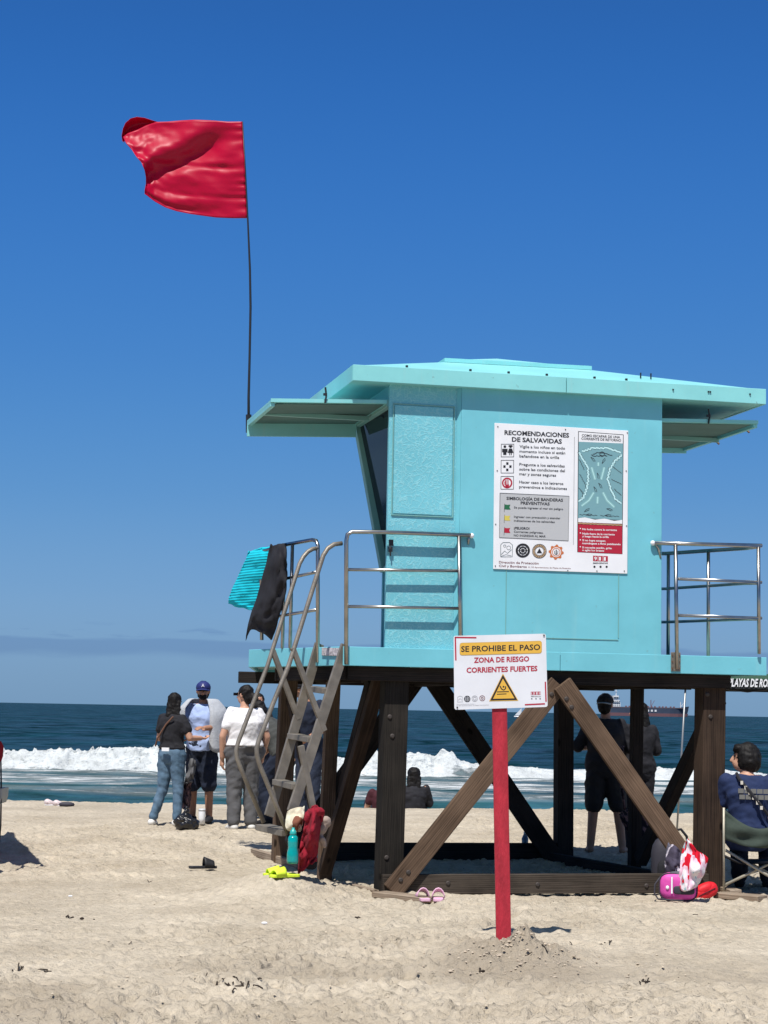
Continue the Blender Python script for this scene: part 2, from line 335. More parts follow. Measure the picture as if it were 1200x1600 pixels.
M_black = wood('shaded_dark_timber', (0.010, 0.009, 0.009), (0.040, 0.032, 0.028))  # dark stained timber, with the shade under the deck mixed into its colour
M_postd = wood('black_stained_post', (0.0075, 0.0070, 0.0065), (0.030, 0.026, 0.022))
M_plank = wood('old_plank', (0.14, 0.10, 0.07), (0.36, 0.29, 0.22))
M_steel = mat('stainless_steel', (0.38, 0.37, 0.35), 0.30, 1.0, var=0.15, vs_=14)
M_alu = mat('dull_aluminium', (0.235, 0.21, 0.175), 0.5, 0.45, var=0.22, vs_=9, bump=0.2)
M_white = mat('white_sheet', (0.80, 0.81, 0.83), 0.35, var=0.04, vs_=5)
M_ink = mat('black_print', (0.018, 0.018, 0.022), 0.5)
M_redink = mat('red_print', (0.42, 0.015, 0.04), 0.5)
M_rust = mat('rusty_metal', (0.18, 0.10, 0.06), 0.8, 0.2, var=0.4, vs_=60)
M_iron = mat('dark_metal', (0.05, 0.05, 0.055), 0.5, 0.8)
# ================================================================== SETTING
def grid_mesh(name, X, Y, Z, m, attrs=None, kind='structure', smooth=True):
    r, c = X.shape
    co_ = np.stack([X, Y, Z], -1).reshape(-1, 3)
    idx = np.arange(r*c).reshape(r, c)
    q = np.stack([idx[:-1, :-1], idx[:-1, 1:], idx[1:, 1:], idx[1:, :-1]], -1).reshape(-1, 4)
    me = bpy.data.meshes.new(name); me.vertices.add(len(co_)); me.vertices.foreach_set('co', co_.ravel())
    me.loops.add(q.size); me.loops.foreach_set('vertex_index', q.ravel()); me.polygons.add(len(q))
    me.polygons.foreach_set('loop_start', np.arange(0, q.size, 4)); me.update(calc_edges=True)
    me.polygons.foreach_set('use_smooth', [smooth]*len(q))
    for k, a in (attrs or {}).items():
        at_ = me.attributes.new(k, 'FLOAT', 'POINT'); at_.data.foreach_set('value', a.ravel().astype(np.float32))
    me.materials.append(m); o = link(bpy.data.objects.new(name, me)); o['kind'] = kind; PM[o.name] = Matrix(); return o
# ---- sand
def sand_mat():
    m = bpy.data.materials.new('beach_sand'); m.use_nodes = True; t = m.node_tree; b = t.nodes['Principled BSDF']; b.inputs['Roughness'].default_value = 0.95; b.inputs['Specular IOR Level'].default_value = 0.15
    ge = N(t, 'ShaderNodeNewGeometry'); at_ = N(t, 'ShaderNodeAttribute', attribute_name='damp')
    n1 = N(t, 'ShaderNodeTexNoise'); n1.inputs['Scale'].default_value = 0.9; n1.inputs['Detail'].default_value = 8; n1.inputs['Roughness'].default_value = 0.6; t.links.new(ge.outputs['Position'], n1.inputs[0])
    r = N(t, 'ShaderNodeValToRGB'); r.color_ramp.elements[0].position = 0.34; r.color_ramp.elements[0].color = (0.41, 0.350, 0.265, 1); r.color_ramp.elements[1].position = 0.66; r.color_ramp.elements[1].color = (0.55, 0.480, 0.375, 1); t.links.new(n1.outputs[0], r.inputs[0])
    n2 = N(t, 'ShaderNodeTexNoise'); n2.inputs['Scale'].default_value = 16; n2.inputs['Detail'].default_value = 6; n2.inputs['Roughness'].default_value = 0.65; t.links.new(ge.outputs['Position'], n2.inputs[0])
    k2 = N(t, 'ShaderNodeMapRange'); k2.inputs[1].default_value = 0.3; k2.inputs[2].default_value = 0.7; k2.inputs[3].default_value = 0.80; k2.inputs[4].default_value = 1.12; t.links.new(n2.outputs[0], k2.inputs[0])
    mul = N(t, 'ShaderNodeMix', data_type='RGBA', blend_type='MULTIPLY'); mul.inputs[0].default_value = 1; t.links.new(r.outputs[0], mul.inputs[6]); t.links.new(k2.outputs[0], mul.inputs[7])
    # greyer sand: damp areas and the darkened dents
    dm = N(t, 'ShaderNodeMix', data_type='RGBA'); dm.inputs[7].default_value = (0.27, 0.225, 0.170, 1); 
    dn_ = math_(t, 'MULTIPLY', at_.outputs['Fac'], math_(t, 'ADD', n2.outputs[0], 0.15), clamp=True); t.links.new(dn_, dm.inputs[0]); t.links.new(mul.outputs[2], dm.inputs[6])
    # bits of dry weed and shell
    n3 = N(t, 'ShaderNodeTexVoronoi'); n3.inputs['Scale'].default_value = 9; t.links.new(ge.outputs['Position'], n3.inputs[0])
    k3 = N(t, 'ShaderNodeMapRange'); k3.inputs[1].default_value = 0.045; k3.inputs[2].default_value = 0.03; t.links.new(n3.outputs['Distance'], k3.inputs[0])
    n4 = N(t, 'ShaderNodeTexNoise'); n4.inputs['Scale'].default_value = 0.8; t.links.new(ge.outputs['Position'], n4.inputs[0])
    k4 = N(t, 'ShaderNodeMapRange'); k4.inputs[1].default_value = 0.50; k4.inputs[2].default_value = 0.56; t.links.new(n4.outputs[0], k4.inputs[0])
    w3 = N(t, 'ShaderNodeMix', data_type='RGBA'); w3.inputs[7].default_value = (0.05, 0.035, 0.025, 1); t.links.new(math_(t, 'MULTIPLY', k3.outputs[0], k4.outputs[0]), w3.inputs[0]); t.links.new(dm.outputs[2], w3.inputs[6])
    t.links.new(w3.outputs[2], b.inputs['Base Color'])
    n5 = N(t, 'ShaderNodeTexNoise'); n5.inputs['Scale'].default_value = 28; n5.inputs['Detail'].default_value = 5; n5.inputs['Roughness'].default_value = 0.6; t.links.new(ge.outputs['Position'], n5.inputs[0])
    n6 = N(t, 'ShaderNodeTexNoise'); n6.inputs['Scale'].default_value = 260; n6.inputs['Detail'].default_value = 2; t.links.new(ge.outputs['Position'], n6.inputs[0])
    bp = N(t, 'ShaderNodeBump'); bp.inputs['Strength'].default_value = 1.0; bp.inputs['Distance'].default_value = 0.030; t.links.new(math_(t, 'ADD', n5.outputs[0], math_(t, 'MULTIPLY', n6.outputs[0], 0.10)), bp.inputs['Height']); t.links.new(bp.outputs[0], b.inputs['Normal'])
    return m
ys = np.concatenate([np.linspace(-60, 4, 14), np.linspace(4.6, 8.2, 16), np.arange(8.3, 15, 0.026), np.arange(15, 28.6, 0.036), np.linspace(28.8, 60, 50)])
uin = np.linspace(-1, 1, 560); uo = np.geomspace(1.06, 40, 26); us = np.concatenate([-uo[::-1], uin, uo])
Yg = np.repeat(ys[:, None], len(us), 1); Xg = us[None, :]*(0.235*np.clip(ys, 8, None)+1.0)[:, None]
Hb = base_h(Xg, Yg)+mound_h(Xg, Yg)
core = sstep(7.0, 9.0, Yg)*(1-sstep(1.0, 1.25, np.abs(us))[None, :])
n_m = fbm(Xg*1.6, Yg*1.6, 11, 3); n_s = np.abs(fbm(Xg*5.0, Yg*4.2, 13, 4, 0.6)); n_f = fbm(Xg*13, Yg*11, 15, 3, 0.6)
churn = sstep(-0.25, 0.25, fbm(Xg*0.5, Yg*0.35, 19, 3))
n_x = np.abs(fbm(Xg*10, Yg*8, 17, 3, 0.6))
Hb += core*(0.020*n_m+(0.010+0.014*churn)*(0.25-n_s)+0.010*(0.4+churn)*n_f+0.014*(0.3+churn)*(0.2-n_x))
dd = dents(Xg, Yg); Hb += core*dd*(0.35+0.65*churn)*(1-np.exp(-((Xg-0.8)/0.45)**2-((Yg-11.8)/0.5)**2))
damp = np.clip(0.25*core*np.clip(-dd*14-0.2, 0, 1)+1.0*np.exp(-((Xg-0.80)/0.42)**4-((Yg-11.5)/0.95)**4)+0.75*sstep(0.02, 0.30, fbm(Xg*0.45+7, Yg*0.8, 23, 4))*sstep(12.6, 10.2, Yg), 0, 1)  # damp mound and foreground patches; hollows of the dents are darkened too
sand = grid_mesh('sand', Xg, Yg, Hb, sand_mat(), {'damp': damp})
def hs_(x, y):                           # nearest sand height actually built
    i = min(np.searchsorted(ys, y), len(ys)-1); wd = 0.235*max(ys[i], 8)+1.0; j = min(np.searchsorted(us, x/wd), len(us)-1)
    return float(Hb[i, j])
# ---- sea
SEA = -1.2
yv = np.concatenate([np.linspace(36, 50, 16), np.arange(50.3, 74, 0.22), np.arange(74, 86, 0.07), np.arange(86, 120, 0.35), np.geomspace(120.5, 14000, 420)])
uin = np.linspace(-1, 1, 520); uo = np.geomspace(1.05, 30, 22); uw = np.concatenate([-uo[::-1], uin, uo])
Yw = np.repeat(yv[:, None], len(uw), 1); Xw = uw[None, :]*(0.245*yv)[:, None]
fade = 1-sstep(150, 500, Yw)
Z = SEA+0.10*fbm(Xw*0.16, Yw*0.30, 41, 3)*fade+0.05*fbm(Xw*0.7, Yw*0.9, 43, 3)*(1-sstep(60, 130, Yw))
# swell lines nearer the shore and out at sea
for yy, a, wd, sd in ((58.5, 0.16, 1.6, 1), (64, 0.13, 1.8, 2), (70.5, 0.15, 2.0, 3), (96, 0.25, 4, 4), (112, 0.30, 5, 5), (131, 0.35, 7, 6), (160, 0.4, 9, 7)):
    yc = yy+2.2*vnoise(Xw*0.05, Xw*0+sd, 50)+0.9*vnoise(Xw*0.25, Xw*0, 51+sd)
    Z += a*np.clip(0.6+1.6*vnoise(Xw*0.09, Xw*0+sd*3.3, 60+sd), 0, 1.4)*np.exp(-((Yw-yc)/wd)**2)
# the breaker
xb = Xw*80/np.clip(Yw, 70, 90)
A = 0.80*(1-0.12*sstep(-13.5, -16, xb))*(1-sstep(1.6, 4.2, xb)*0.42)*(1-sstep(6, 9, xb)*0.16)*(1-sstep(12, 16, xb)*0.25)
A = A*(1+0.42*vnoise(xb*0.40, xb*0, 70)+0.22*vnoise(xb*1.3, xb*0, 71))
yc = 79.0+0.7*vnoise(xb*0.15, xb*0, 73)
tt = (Yw-yc)
prof = sstep(-0.55, 1.25, tt)*(1-sstep(1.5, 7.5, tt))
face = sstep(-0.7, -0.2, tt)*(1-sstep(1.6, 2.6, tt))
lump = fbm(Xw*1.6, Yw*1.1+Xw*0.3, 81, 6, 0.68)
spray = np.clip(vnoise(Xw*1.4, Yw*1.0, 84)*.8+vnoise(Xw*4.2, Yw*2.0, 85)*.8+vnoise(Xw*11, Yw*6, 86)*0.9-0.05, 0, 1)
broken = 1-0.55*sstep(1.8, 3.2, xb)
Z += A*prof+face*(0.11*lump*broken*np.clip(A, 0, 1)+0.34*spray*np.exp(-((tt-1.2)/0.5)**2)*broken)
for x0_, k_ in ((-8.1, 0.26), (-11.4, 0.12), (2.6, 0.40), (3.0, 0.25)):
    Z += k_*np.exp(-((xb-x0_)/0.22)**2-((tt-1.15)/0.35)**2)
Yd = Yw-0.35*face*np.clip(lump+0.2, -0.3, 0.6)*broken
foam = face*(1.10-0.55*sstep(2.2, 3.3, xb)*(1-0.6*sstep(4.4, 5.4, xb))+0.28*sstep(0.6, 1.1, tt)*(xb > 2.2))
left = 1-sstep(1, 5, xb)
foam = np.maximum(foam, (0.60-0.06*left)*sstep(70, 77.5, Yw)*(1-sstep(77.8, 79.2, Yw)))
foam = np.maximum(foam, (0.53+0.05*sstep(0, 5, xb))*sstep(61, 67, Yw)*(1-sstep(73, 77, Yw)))
foam = np.maximum(foam, 0.50*sstep(54, 59, Yw)*(1-sstep(62, 66, Yw)))
foam = np.maximum(foam, 0.50*sstep(79.5, 80.5, Yw)*(1-sstep(84, 90, Yw)))
foam = np.maximum(foam, 0.62*np.exp(-((Yw-88)/1.2)**2)*sstep(-2, 3, xb)*(0.6+vnoise(xb*0.4, xb*0, 91)))
foam = np.maximum(foam, 0.335*sstep(90, 110, Yw)*(1-sstep(900, 2000, Yw)))
shallow = (1-sstep(60, 100, Yw))
def sea_mat():
    m = bpy.data.materials.new('sea_water'); m.use_nodes = True; t = m.node_tree; b = t.nodes['Principled BSDF']
    b.inputs['IOR'].default_value = 1.333; b.inputs['Roughness'].default_value = 0.10
    ge = N(t, 'ShaderNodeNewGeometry'); fa = N(t, 'ShaderNodeAttribute', attribute_name='foam'); sh = N(t, 'ShaderNodeAttribute', attribute_name='shallow')
    def noise(scale, st=(1, 1, 1), det=5, ro=0.6):
        mp = N(t, 'ShaderNodeMapping'); mp.inputs['Scale'].default_value = st; t.links.new(ge.outputs['Position'], mp.inputs[0])
        n = N(t, 'ShaderNodeTexNoise'); n.inputs['Scale'].default_value = scale; n.inputs['Detail'].default_value = det; n.inputs['Roughness'].default_value = ro; t.links.new(mp.outputs[0], n.inputs[0]); return n.outputs[0]
    big = noise(0.08, (1, 0.35, 1), 5); mid = noise(0.55, (0.8, 1.0, 1), 6); fin = noise(3.2, (1, 1, 1), 5); sm = noise(0.03, (1, 0.12, 1), 4)
    c = N(t, 'ShaderNodeMix', data_type='RGBA'); c.inputs[6].default_value = (0.0025, 0.019, 0.027, 1); c.inputs[7].default_value = (0.016, 0.060, 0.068, 1); t.links.new(sh.outputs['Fac'], c.inputs[0])
    k = N(t, 'ShaderNodeMapRange'); k.inputs[1].default_value = 0.38; k.inputs[2].default_value = 0.64; k.inputs[3].default_value = 0.35; k.inputs[4].default_value = 2.5; t.links.new(math_(t, 'ADD', math_(t, 'MULTIPLY', noise(0.20, (1, .5, 1), 6, .7), 0.40), math_(t, 'ADD', math_(t, 'MULTIPLY', big, 0.35), math_(t, 'MULTIPLY', mid, 0.25))), k.inputs[0])
    cm = N(t, 'ShaderNodeMix', data_type='RGBA', blend_type='MULTIPLY'); cm.inputs[0].default_value = 1; t.links.new(c.outputs[2], cm.inputs[6]); t.links.new(k.outputs[0], cm.inputs[7])
    fn = math_(t, 'ADD', math_(t, 'MULTIPLY', noise(0.75, (0.55, 1, 1), 8, 0.68), 0.75), math_(t, 'MULTIPLY', big, 0.25))
    th = math_(t, 'SUBTRACT', 1.0, fa.outputs['Fac'])
    fr = N(t, 'ShaderNodeMapRange', interpolation_type='SMOOTHSTEP'); fr.inputs[1].default_value = -0.035; fr.inputs[2].default_value = 0.10
    t.links.new(math_(t, 'SUBTRACT', fn, th), fr.inputs[0])
    soft = math_(t, 'MULTIPLY', math_(t, 'SUBTRACT', fa.outputs['Fac'], 0.36, clamp=True), math_(t, 'MULTIPLY', fn, 2.1))
    fo = math_(t, 'MAXIMUM', fr.outputs[0], soft)
    fcol = N(t, 'ShaderNodeMapRange'); fcol.inputs[1].default_value = 0.3; fcol.inputs[2].default_value = 0.7; fcol.inputs[3].default_value = 0.50; fcol.inputs[4].default_value = 0.82; t.links.new(noise(1.6, (1, 1, 1), 7, 0.65), fcol.inputs[0])
    fc = N(t, 'ShaderNodeCombineColor'); t.links.new(math_(t, 'MULTIPLY', fcol.outputs[0], 0.95), fc.inputs[0]); t.links.new(fcol.outputs[0], fc.inputs[1]); t.links.new(fcol.outputs[0], fc.inputs[2])
    cf = N(t, 'ShaderNodeMix', data_type='RGBA'); t.links.new(fo, cf.inputs[0]); t.links.new(cm.outputs[2], cf.inputs[6]); t.links.new(fc.outputs[0], cf.inputs[7]); t.links.new(cf.outputs[2], b.inputs['Base Color'])
    ro = N(t, 'ShaderNodeMapRange'); ro.inputs[3].default_value = 0.16; ro.inputs[4].default_value = 0.9; t.links.new(fo, ro.inputs[0]); t.links.new(ro.outputs[0], b.inputs['Roughness'])
    b.inputs['Specular IOR Level'].default_value = 0.16
    h = math_(t, 'ADD', math_(t, 'MULTIPLY', sm, 3.2), math_(t, 'ADD', math_(t, 'MULTIPLY', big, 1.2), math_(t, 'ADD', math_(t, 'MULTIPLY', mid, 0.42), math_(t, 'MULTIPLY', fin, 0.07))))
    h = math_(t, 'ADD', h, math_(t, 'MULTIPLY', math_(t, 'MULTIPLY', fo, noise(1.4, (1, 1, 1), 8, 0.72)), 0.30))
    bp = N(t, 'ShaderNodeBump'); bp.inputs['Strength'].default_value = 1.0; bp.inputs['Distance'].default_value = 1.0; t.links.new(h, bp.inputs['Height']); t.links.new(bp.outputs[0], b.inputs['Normal'])
    # open water: wave slopes keep the mirror part small even at a grazing view
    b.inputs['Specular IOR Level'].default_value = 0.0
    gl = N(t, 'ShaderNodeBsdfGlossy'); gl.inputs['Roughness'].default_value = 0.22; t.links.new(bp.outputs[0], gl.inputs['Normal'])
    fr2 = N(t, 'ShaderNodeFresnel'); fr2.inputs[0].default_value = 1.33; t.links.new(bp.outputs[0], fr2.inputs['Normal'])
    kk = N(t, 'ShaderNodeMapRange'); kk.inputs[1].default_value = .42; kk.inputs[2].default_value = .58; kk.inputs[3].default_value = .015; kk.inputs[4].default_value = .34; t.links.new(math_(t, 'ADD', math_(t, 'MULTIPLY', noise(0.13, (1, .6, 1), 6, .7), .5), math_(t, 'MULTIPLY', mid, .5)), kk.inputs[0])
    kf = math_(t, 'MULTIPLY', math_(t, 'MINIMUM', fr2.outputs[0], kk.outputs[0]), math_(t, 'SUBTRACT', 1.0, fo))
    mx_ = N(t, 'ShaderNodeMixShader'); t.links.new(kf, mx_.inputs[0]); t.links.new(b.outputs[0], mx_.inputs[1]); t.links.new(gl.outputs[0], mx_.inputs[2])
    t.links.new(mx_.outputs[0], [n for n in t.nodes if n.type == 'OUTPUT_MATERIAL'][0].inputs[0])
    return m
sea = grid_mesh('sea', Xw, Yd, Z, sea_mat(), {'foam': foam, 'shallow': shallow})
bpy.data.objects['sea']['kind'] = 'structure'
# ================================================================== LIFEGUARD TOWER
tower = thing('lifeguard_tower', 'turquoise wooden lifeguard tower on dark timber legs with propped shutters and a side ladder', 'lifeguard tower', TM)
def L3(px, py, ly): lx, z = L(px, py, ly); return Vector((lx, ly, z))
def tobj(name, mb, m, parent=None, **k): return obj(name, mb, m, parent or tower, TM, **k)
def tboard(name, a, b, wd, th, m, side=None, parent=None, **k):
    return board(name, TM @ Vector(a), TM @ Vector(b), wd, th, side or EY, m, parent or tower, **k)
DZ = L3(541, 1010, 0).z; DB = L3(541, 1040, 0).z           # deck top and underside
p1w = at(389, 1015, 17.0); P1 = Vector(((p1w-TO).dot(EX), (p1w-TO).dot(EY)))
DR = L3(1198, 1036, 0).x
deckpoly_unused = [(0, 0), (DR, 0), (DR+0.0, 3.9), (0.2, 3.9), (P1.x-0.35, P1.y+1.4), (P1.x, P1.y)]
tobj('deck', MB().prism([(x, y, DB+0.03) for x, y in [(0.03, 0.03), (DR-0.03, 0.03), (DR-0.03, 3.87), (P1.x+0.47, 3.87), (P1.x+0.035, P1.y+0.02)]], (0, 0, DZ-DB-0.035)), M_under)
def fascia(a, b, parts=1):
    a = Vector((*a, 0)); b = Vector((*b, 0)); d = (b-a)
    n_ = Vector((-d.y, d.x, 0)).normalized()
    for k in range(parts):
        p = a+d*(k/parts); q = a+d*((k+1)/parts)
        if k < parts-1: q -= d.normalized()*0.004
        tobj('fascia_board', MB().prism([p+EZ*DB, q+EZ*DB, q+EZ*DB+n_*0.03, p+EZ*DB+n_*0.03], (0, 0, DZ-DB)), M_teal, bevel=0.004)
fascia((0, 0), (DR, 0), 2); fascia((P1.x, P1.y), (0, 0)); fascia((DR, 0.03), (DR, 3.87)); fascia((DR-0.03, 3.9), (P1.x+0.46, 3.9)); fascia((P1.x+0.46, 3.9), (P1.x, P1.y))
# posts
def lpt(px, py, ly): return L3(px, py, ly)
zt = DB-0.02
pA = lpt(616.5, 1070, 0.26); pB = lpt(606.5, 1395, 0.26)
def post(px_t, px_b, ly, wd, m, zb=-0.3, py_t=1060, py_b=1390, lab=None):
    a = lpt(px_b, py_b, ly); b = lpt(px_t, py_t, ly); s_ = (b.x-a.x)/(b.z-a.z)
    b0 = Vector((b.x+(zt-b.z)*s_, ly, zt)); a0 = Vector((a.x+(zb-a.z)*s_, ly, zb))
    return tboard('post', a0, b0, wd, wd, m, EY, label=lab)
fl = post(616.5, 606.5, 0.24, 0.200, M_postd)
fr = post(1110, 1106, 0.24, 0.205, M_wood)
post(521, 507, 1.45, 0.115, M_brace, py_b=1365)
rl = post(451, 438, 3.4, 0.16, M_brace, zb=-0.1, py_b=1345)
rr = post(881, 880, 3.5, 0.165, M_black, py_b=1335)
post(996, 991, 2.2, 0.105, M_black, py_b=1357)
# beams below the deck
bt = DB-0.003
bm0 = L3(541, 1050, .08).x; bm1 = L3(1143, 1060, .08).x; bb = L3(700, 1066, .08).z
tobj('beam', MB().prism([(0.06, 0.09, bb), (bm1, 0.09, bb), (bm1, 0.14, bb), (0.06, 0.14, bb)], (0, 0, bt-bb)), M_black, bevel=0.004)
tboard('beam', (0.05, 0.12, (bt+bb)/2), (P1.x*.70+.06, P1.y*.70+.10, (bt+bb)/2), bt-bb, 0.05, M_black, EX+EY)
for ly in (1.45, 3.5): tboard('beam', (-0.30, ly, (bt+bb)/2), (DR-0.1, ly, (bt+bb)/2), (bt-bb), 0.06, M_black)
for lx in (pA.x+0.0, 1.5, L3(1107, 1060, 0.24).x): tboard('beam', (lx, 0.38, (bt+bb)/2), (lx, 3.7, (bt+bb)/2), (bt-bb)*0.96, 0.06, M_black, EX)
for k in range(8):
    lx = 0.15+k*0.43
    tboard('joist', (lx, 0.15, DB-0.02), (lx, 3.75, DB-0.02), 0.09, 0.04, M_black, EX)
# bottom beams
def bbeam(a, b, m=M_beam, h=0.155, th=0.07): tboard('bottom_beam', a, b, h, th, m)
x0 = L3(629, 1380, .10).x; x1 = L3(1088, 1380, .10).x
zb0 = L3(700, 1366, .10).z; zb1 = L3(700, 1397, .10).z
tboard('bottom_beam', (x0-0.17, 0.10, (zb0+zb1)/2), (x1+0.10, 0.10, (zb0+zb1)/2+0.004), zb0-zb1, 0.07, M_beam)
flx = pB.x; frx = L3(1106, 1390, .24).x
tboard('bottom_beam', (L3(512, 1325, 3.5).x, 3.5, 0.10), (L3(880, 1330, 3.5).x, 3.5, 0.10), 0.17, 0.07, M_black)
tboard('bottom_beam', (L3(860, 1338, 3.3).x, 3.3, 0.03), (frx, 0.40, 0.03), 0.15, 0.07, M_black, EX)
# braces: front pair, rear pair, sides
def lb(px0, py0, ly0, px1, py1, ly1, wd, th, m, lab=None, side=None):
    return tboard('brace', lpt(px0, py0, ly0), lpt(px1, py1, ly1), wd, th, m, side, label=lab)
lb(872, 1068, 0.045, 612, 1393, 0.045, 0.168, 0.045, M_brace, 'long weathered diagonal brace at the left of the front side')
lb(878, 1068, -0.004, 1092, 1372, -0.004, 0.168, 0.045, M_brace)
lb(658, 1050, 3.56, 466, 1316, 3.56, 0.19, 0.05, M_black); lb(672, 1055, 3.44, 868, 1345, 3.44, 0.19, 0.05, M_black)
lb(594, 1058, 0.42, 507, 1362, 1.35, 0.10, 0.11, M_wood, None, EX)
lb(581, 1062, 0.75, 534, 1240, 1.4, 0.12, 0.08, M_black, None, EX)
lb(1124, 1090, 0.45, 1000, 1345, 2.1, 0.13, 0.10, M_black, None, EX)
lb(452, 1090, 3.3, 488, 1262, 2.4, 0.10, 0.05, M_wood, None, EX)
# carriage bolts through posts and braces
def bolt(px, py, ly):
    q = L3(px, py, ly); mb_ = MB().lathe([(.020, 0), (.020, .004), (.012, .010)], (0, 0, 0), 10)
    mm = TM @ Matrix.Translation(q) @ Matrix.Rotation(R(90), 4, 'X'); obj('bolt', mb_, mat('dull_bolt', (.06, .05, .045), .7, .3), tower, mm, smooth=False)
for px, py, ly in ((885, 1092, -.027), (893, 1105, -.027), (1078, 1350, -.027), (1088, 1366, -.027), (862, 1085, .022), (626, 1375, .022), (638, 1363, .022), (609, 1120, .138), (613, 1150, .138), (1105, 1085, .136), (1110, 1120, .136), (604, 1340, .138), (470, 1052, .4)): bolt(px, py, ly)
for px, py in ((700, 1380), (840, 1382), (1010, 1384)): bolt(px, py, .064)
# stub of old post and planks half buried below the ladder
# ---- cabin
z0 = DZ-0.03; CL = L3(606, 800, .03).x; CRx = L3(1034.5, 800, .0).x; JX = L3(719, 800, 0).x
zc_l = L3(606, 592, 0).z; CB = 2.35
frontw = [Vector((JX, 0.002, z0)), Vector((CRx, 0.002, z0)), Vector((CRx, 0.002, zc_l)), Vector((JX, 0.002, zc_l))]
tobj('wall', MB().prism(frontw, (0, 0.05, 0)), M_teal, bevel=0.006, label='front wall panel with the white notice sheet on it')
LK = 0.042
jx0 = L3(711, 800, LK).x
tobj('corner_strip', MB().prism([(jx0+0.001, LK, z0), (JX-0.002, 0.004, z0), (JX-0.002, 0.05, z0), (jx0+0.001, 0.08, z0)], (0, 0, zc_l-z0)), M_teal)
tobj('wall', MB().prism([(CL, LK, z0), (jx0, LK, z0), (jx0, LK, zc_l), (CL, LK, zc_l)], (0, 0.04, 0)), M_crack, label='narrow end wall with crazed paint')
ha = L3(617, 633, LK); hb = L3(705, 806, LK)
hm = MB().prism([(ha.x, LK-0.010, hb.z), (hb.x, LK-0.010, hb.z), (hb.x, LK-0.010, ha.z), (ha.x, LK-0.010, ha.z)], (0, 0.008, 0))
hatch = tobj('door', hm, M_crack, bevel=0.003, label='rectangular hatch in the narrow wall, paint crazed')
fr_ = MB()
for a, b in (((ha.x-.012, ha.z+.012), (hb.x+.012, ha.z+.012)), ((ha.x-.012, hb.z-.012), (hb.x+.012, hb.z-.012))): fr_.box(((a[0]+b[0])/2, LK-.004, a[1]), (b[0]-a[0], .012, .007))
for x_ in (ha.x-.012, hb.x+.012): fr_.box((x_, LK-.004, (ha.z+hb.z)/2), (.007, .012, ha.z-hb.z+.03))
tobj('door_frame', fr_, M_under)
# lower seam of front wall and vertical panel seam
sm = MB(); a = L3(722, 993, 0); b = L3(966, 998, 0); c_ = L3(966, 860, 0)
sm.box(((a.x+b.x)/2, 0.0, a.z), (b.x-a.x, .006, .006)); sm.box((b.x, 0.0, (a.z+3.0)/2), (.006, .006, 0.85)); 
s2 = L3(791, 900, 0); sm.box((s2.x, 0.0, 2.38), (.005, .005, 0.6)); tobj('seam', sm, M_under)
# padlock hasp near the hatch
hp = L3(611, 848, LK-0.02); mbq = MB().box(hp, (.035, .02, .05)).box(hp-Vector((0.004, 0, .055)), (.03, .025, .04)).tube([hp+Vector((-.01, -.01, -.02)), hp+Vector((-.012, -.02, -.05)), hp+Vector((-.005, -.01, -.11))], .006)
tobj('hasp', mbq, M_iron)
# side and back walls; left side leans in below the window
SB = 1.36; lean = L3(603, 885, SB-.05).x-CL; zw = L3(603, 885, SB-.05).z; zwt = L3(606, 634, LK).z
tobj('wall', MB().prism([(CL+lean, LK+.04, z0), (CL+lean+.04, LK+.04, z0), (CL+lean+.04, SB, z0), (CL+lean, SB, z0)], (0, 0, zw-z0)), M_teal, label='seaward left side wall below the slanted window')
tobj('wall', MB().prism([(CRx-.05, .055, z0), (CRx, .055, z0), (CRx, SB+.10, z0), (CRx-.05, SB+.10, z0)], (0, 0, zc_l-z0)), M_teal)
tobj('wall', MB().prism([(CL+lean, SB+.05, z0), (CRx-.06, SB+.05, z0), (CRx-.06, SB+.10, z0), (CL+lean, SB+.10, z0)], (0, 0, zc_l-z0)), M_teal)
M_glass = mat('dark_window_glass', (0.010, 0.018, 0.032), 0.06, spec=0.06)
win = tobj('window', MB().prism([(CL+.035, LK+.06, zwt), (CL+lean+.02, LK+.06, zw), (CL+lean+.02, SB-.05, zw), (CL+.035, SB-.05, zwt)], (.012, 0, 0)), M_glass)
wf = MB()
wf.prism([(CL-.01, SB-.05, zwt+.03), (CL+.05, SB-.05, zwt+.03), (CL+lean+.03, SB-.05, zw-.05), (CL+lean-.035, SB-.05, zw-.05)], (0, .09, 0))
wf.prism([(CL-.012, LK+.045, zwt), (CL+.05, LK+.045, zwt), (CL+.05, SB-.06, zwt), (CL-.012, SB-.06, zwt)], (0, 0, .06))
wf.prism([(CL+lean-.03, LK+.045, zw-.05), (CL+lean+.03, LK+.045, zw-.05), (CL+lean+.03, SB-.06, zw-.05), (CL+lean-.03, SB-.06, zw-.05)], (0, 0, .05))
tobj('window_frame', wf, M_under, win, bevel=.004)
tobj('wall', MB().prism([(CL+.01, LK+.045, zwt+.07), (CL+.04, LK+.045, zwt+.07), (CL+.04, SB+.04, zwt+.07), (CL+.01, SB+.04, zwt+.07)], (0, 0, zc_l-zwt-.07)), M_teal, label='narrow strip of wall above the slanted window')
# ---- roof
RO = -0.058
ra = L3(555, 571, RO); rb = L3(1192, 609, RO); ra2 = L3(555, 596, RO); rb2 = L3(1192, 630, RO)
zt_l, zt_r = ra.z, rb.z; th_ = ((ra.z-ra2.z)+(rb.z-rb2.z))/2; RB = 2.4
ztop = (zt_l+zt_r)/2
rp = [(ra.x, RO), (rb.x, RO), (rb.x+0.0, RB), (ra.x, RB)]
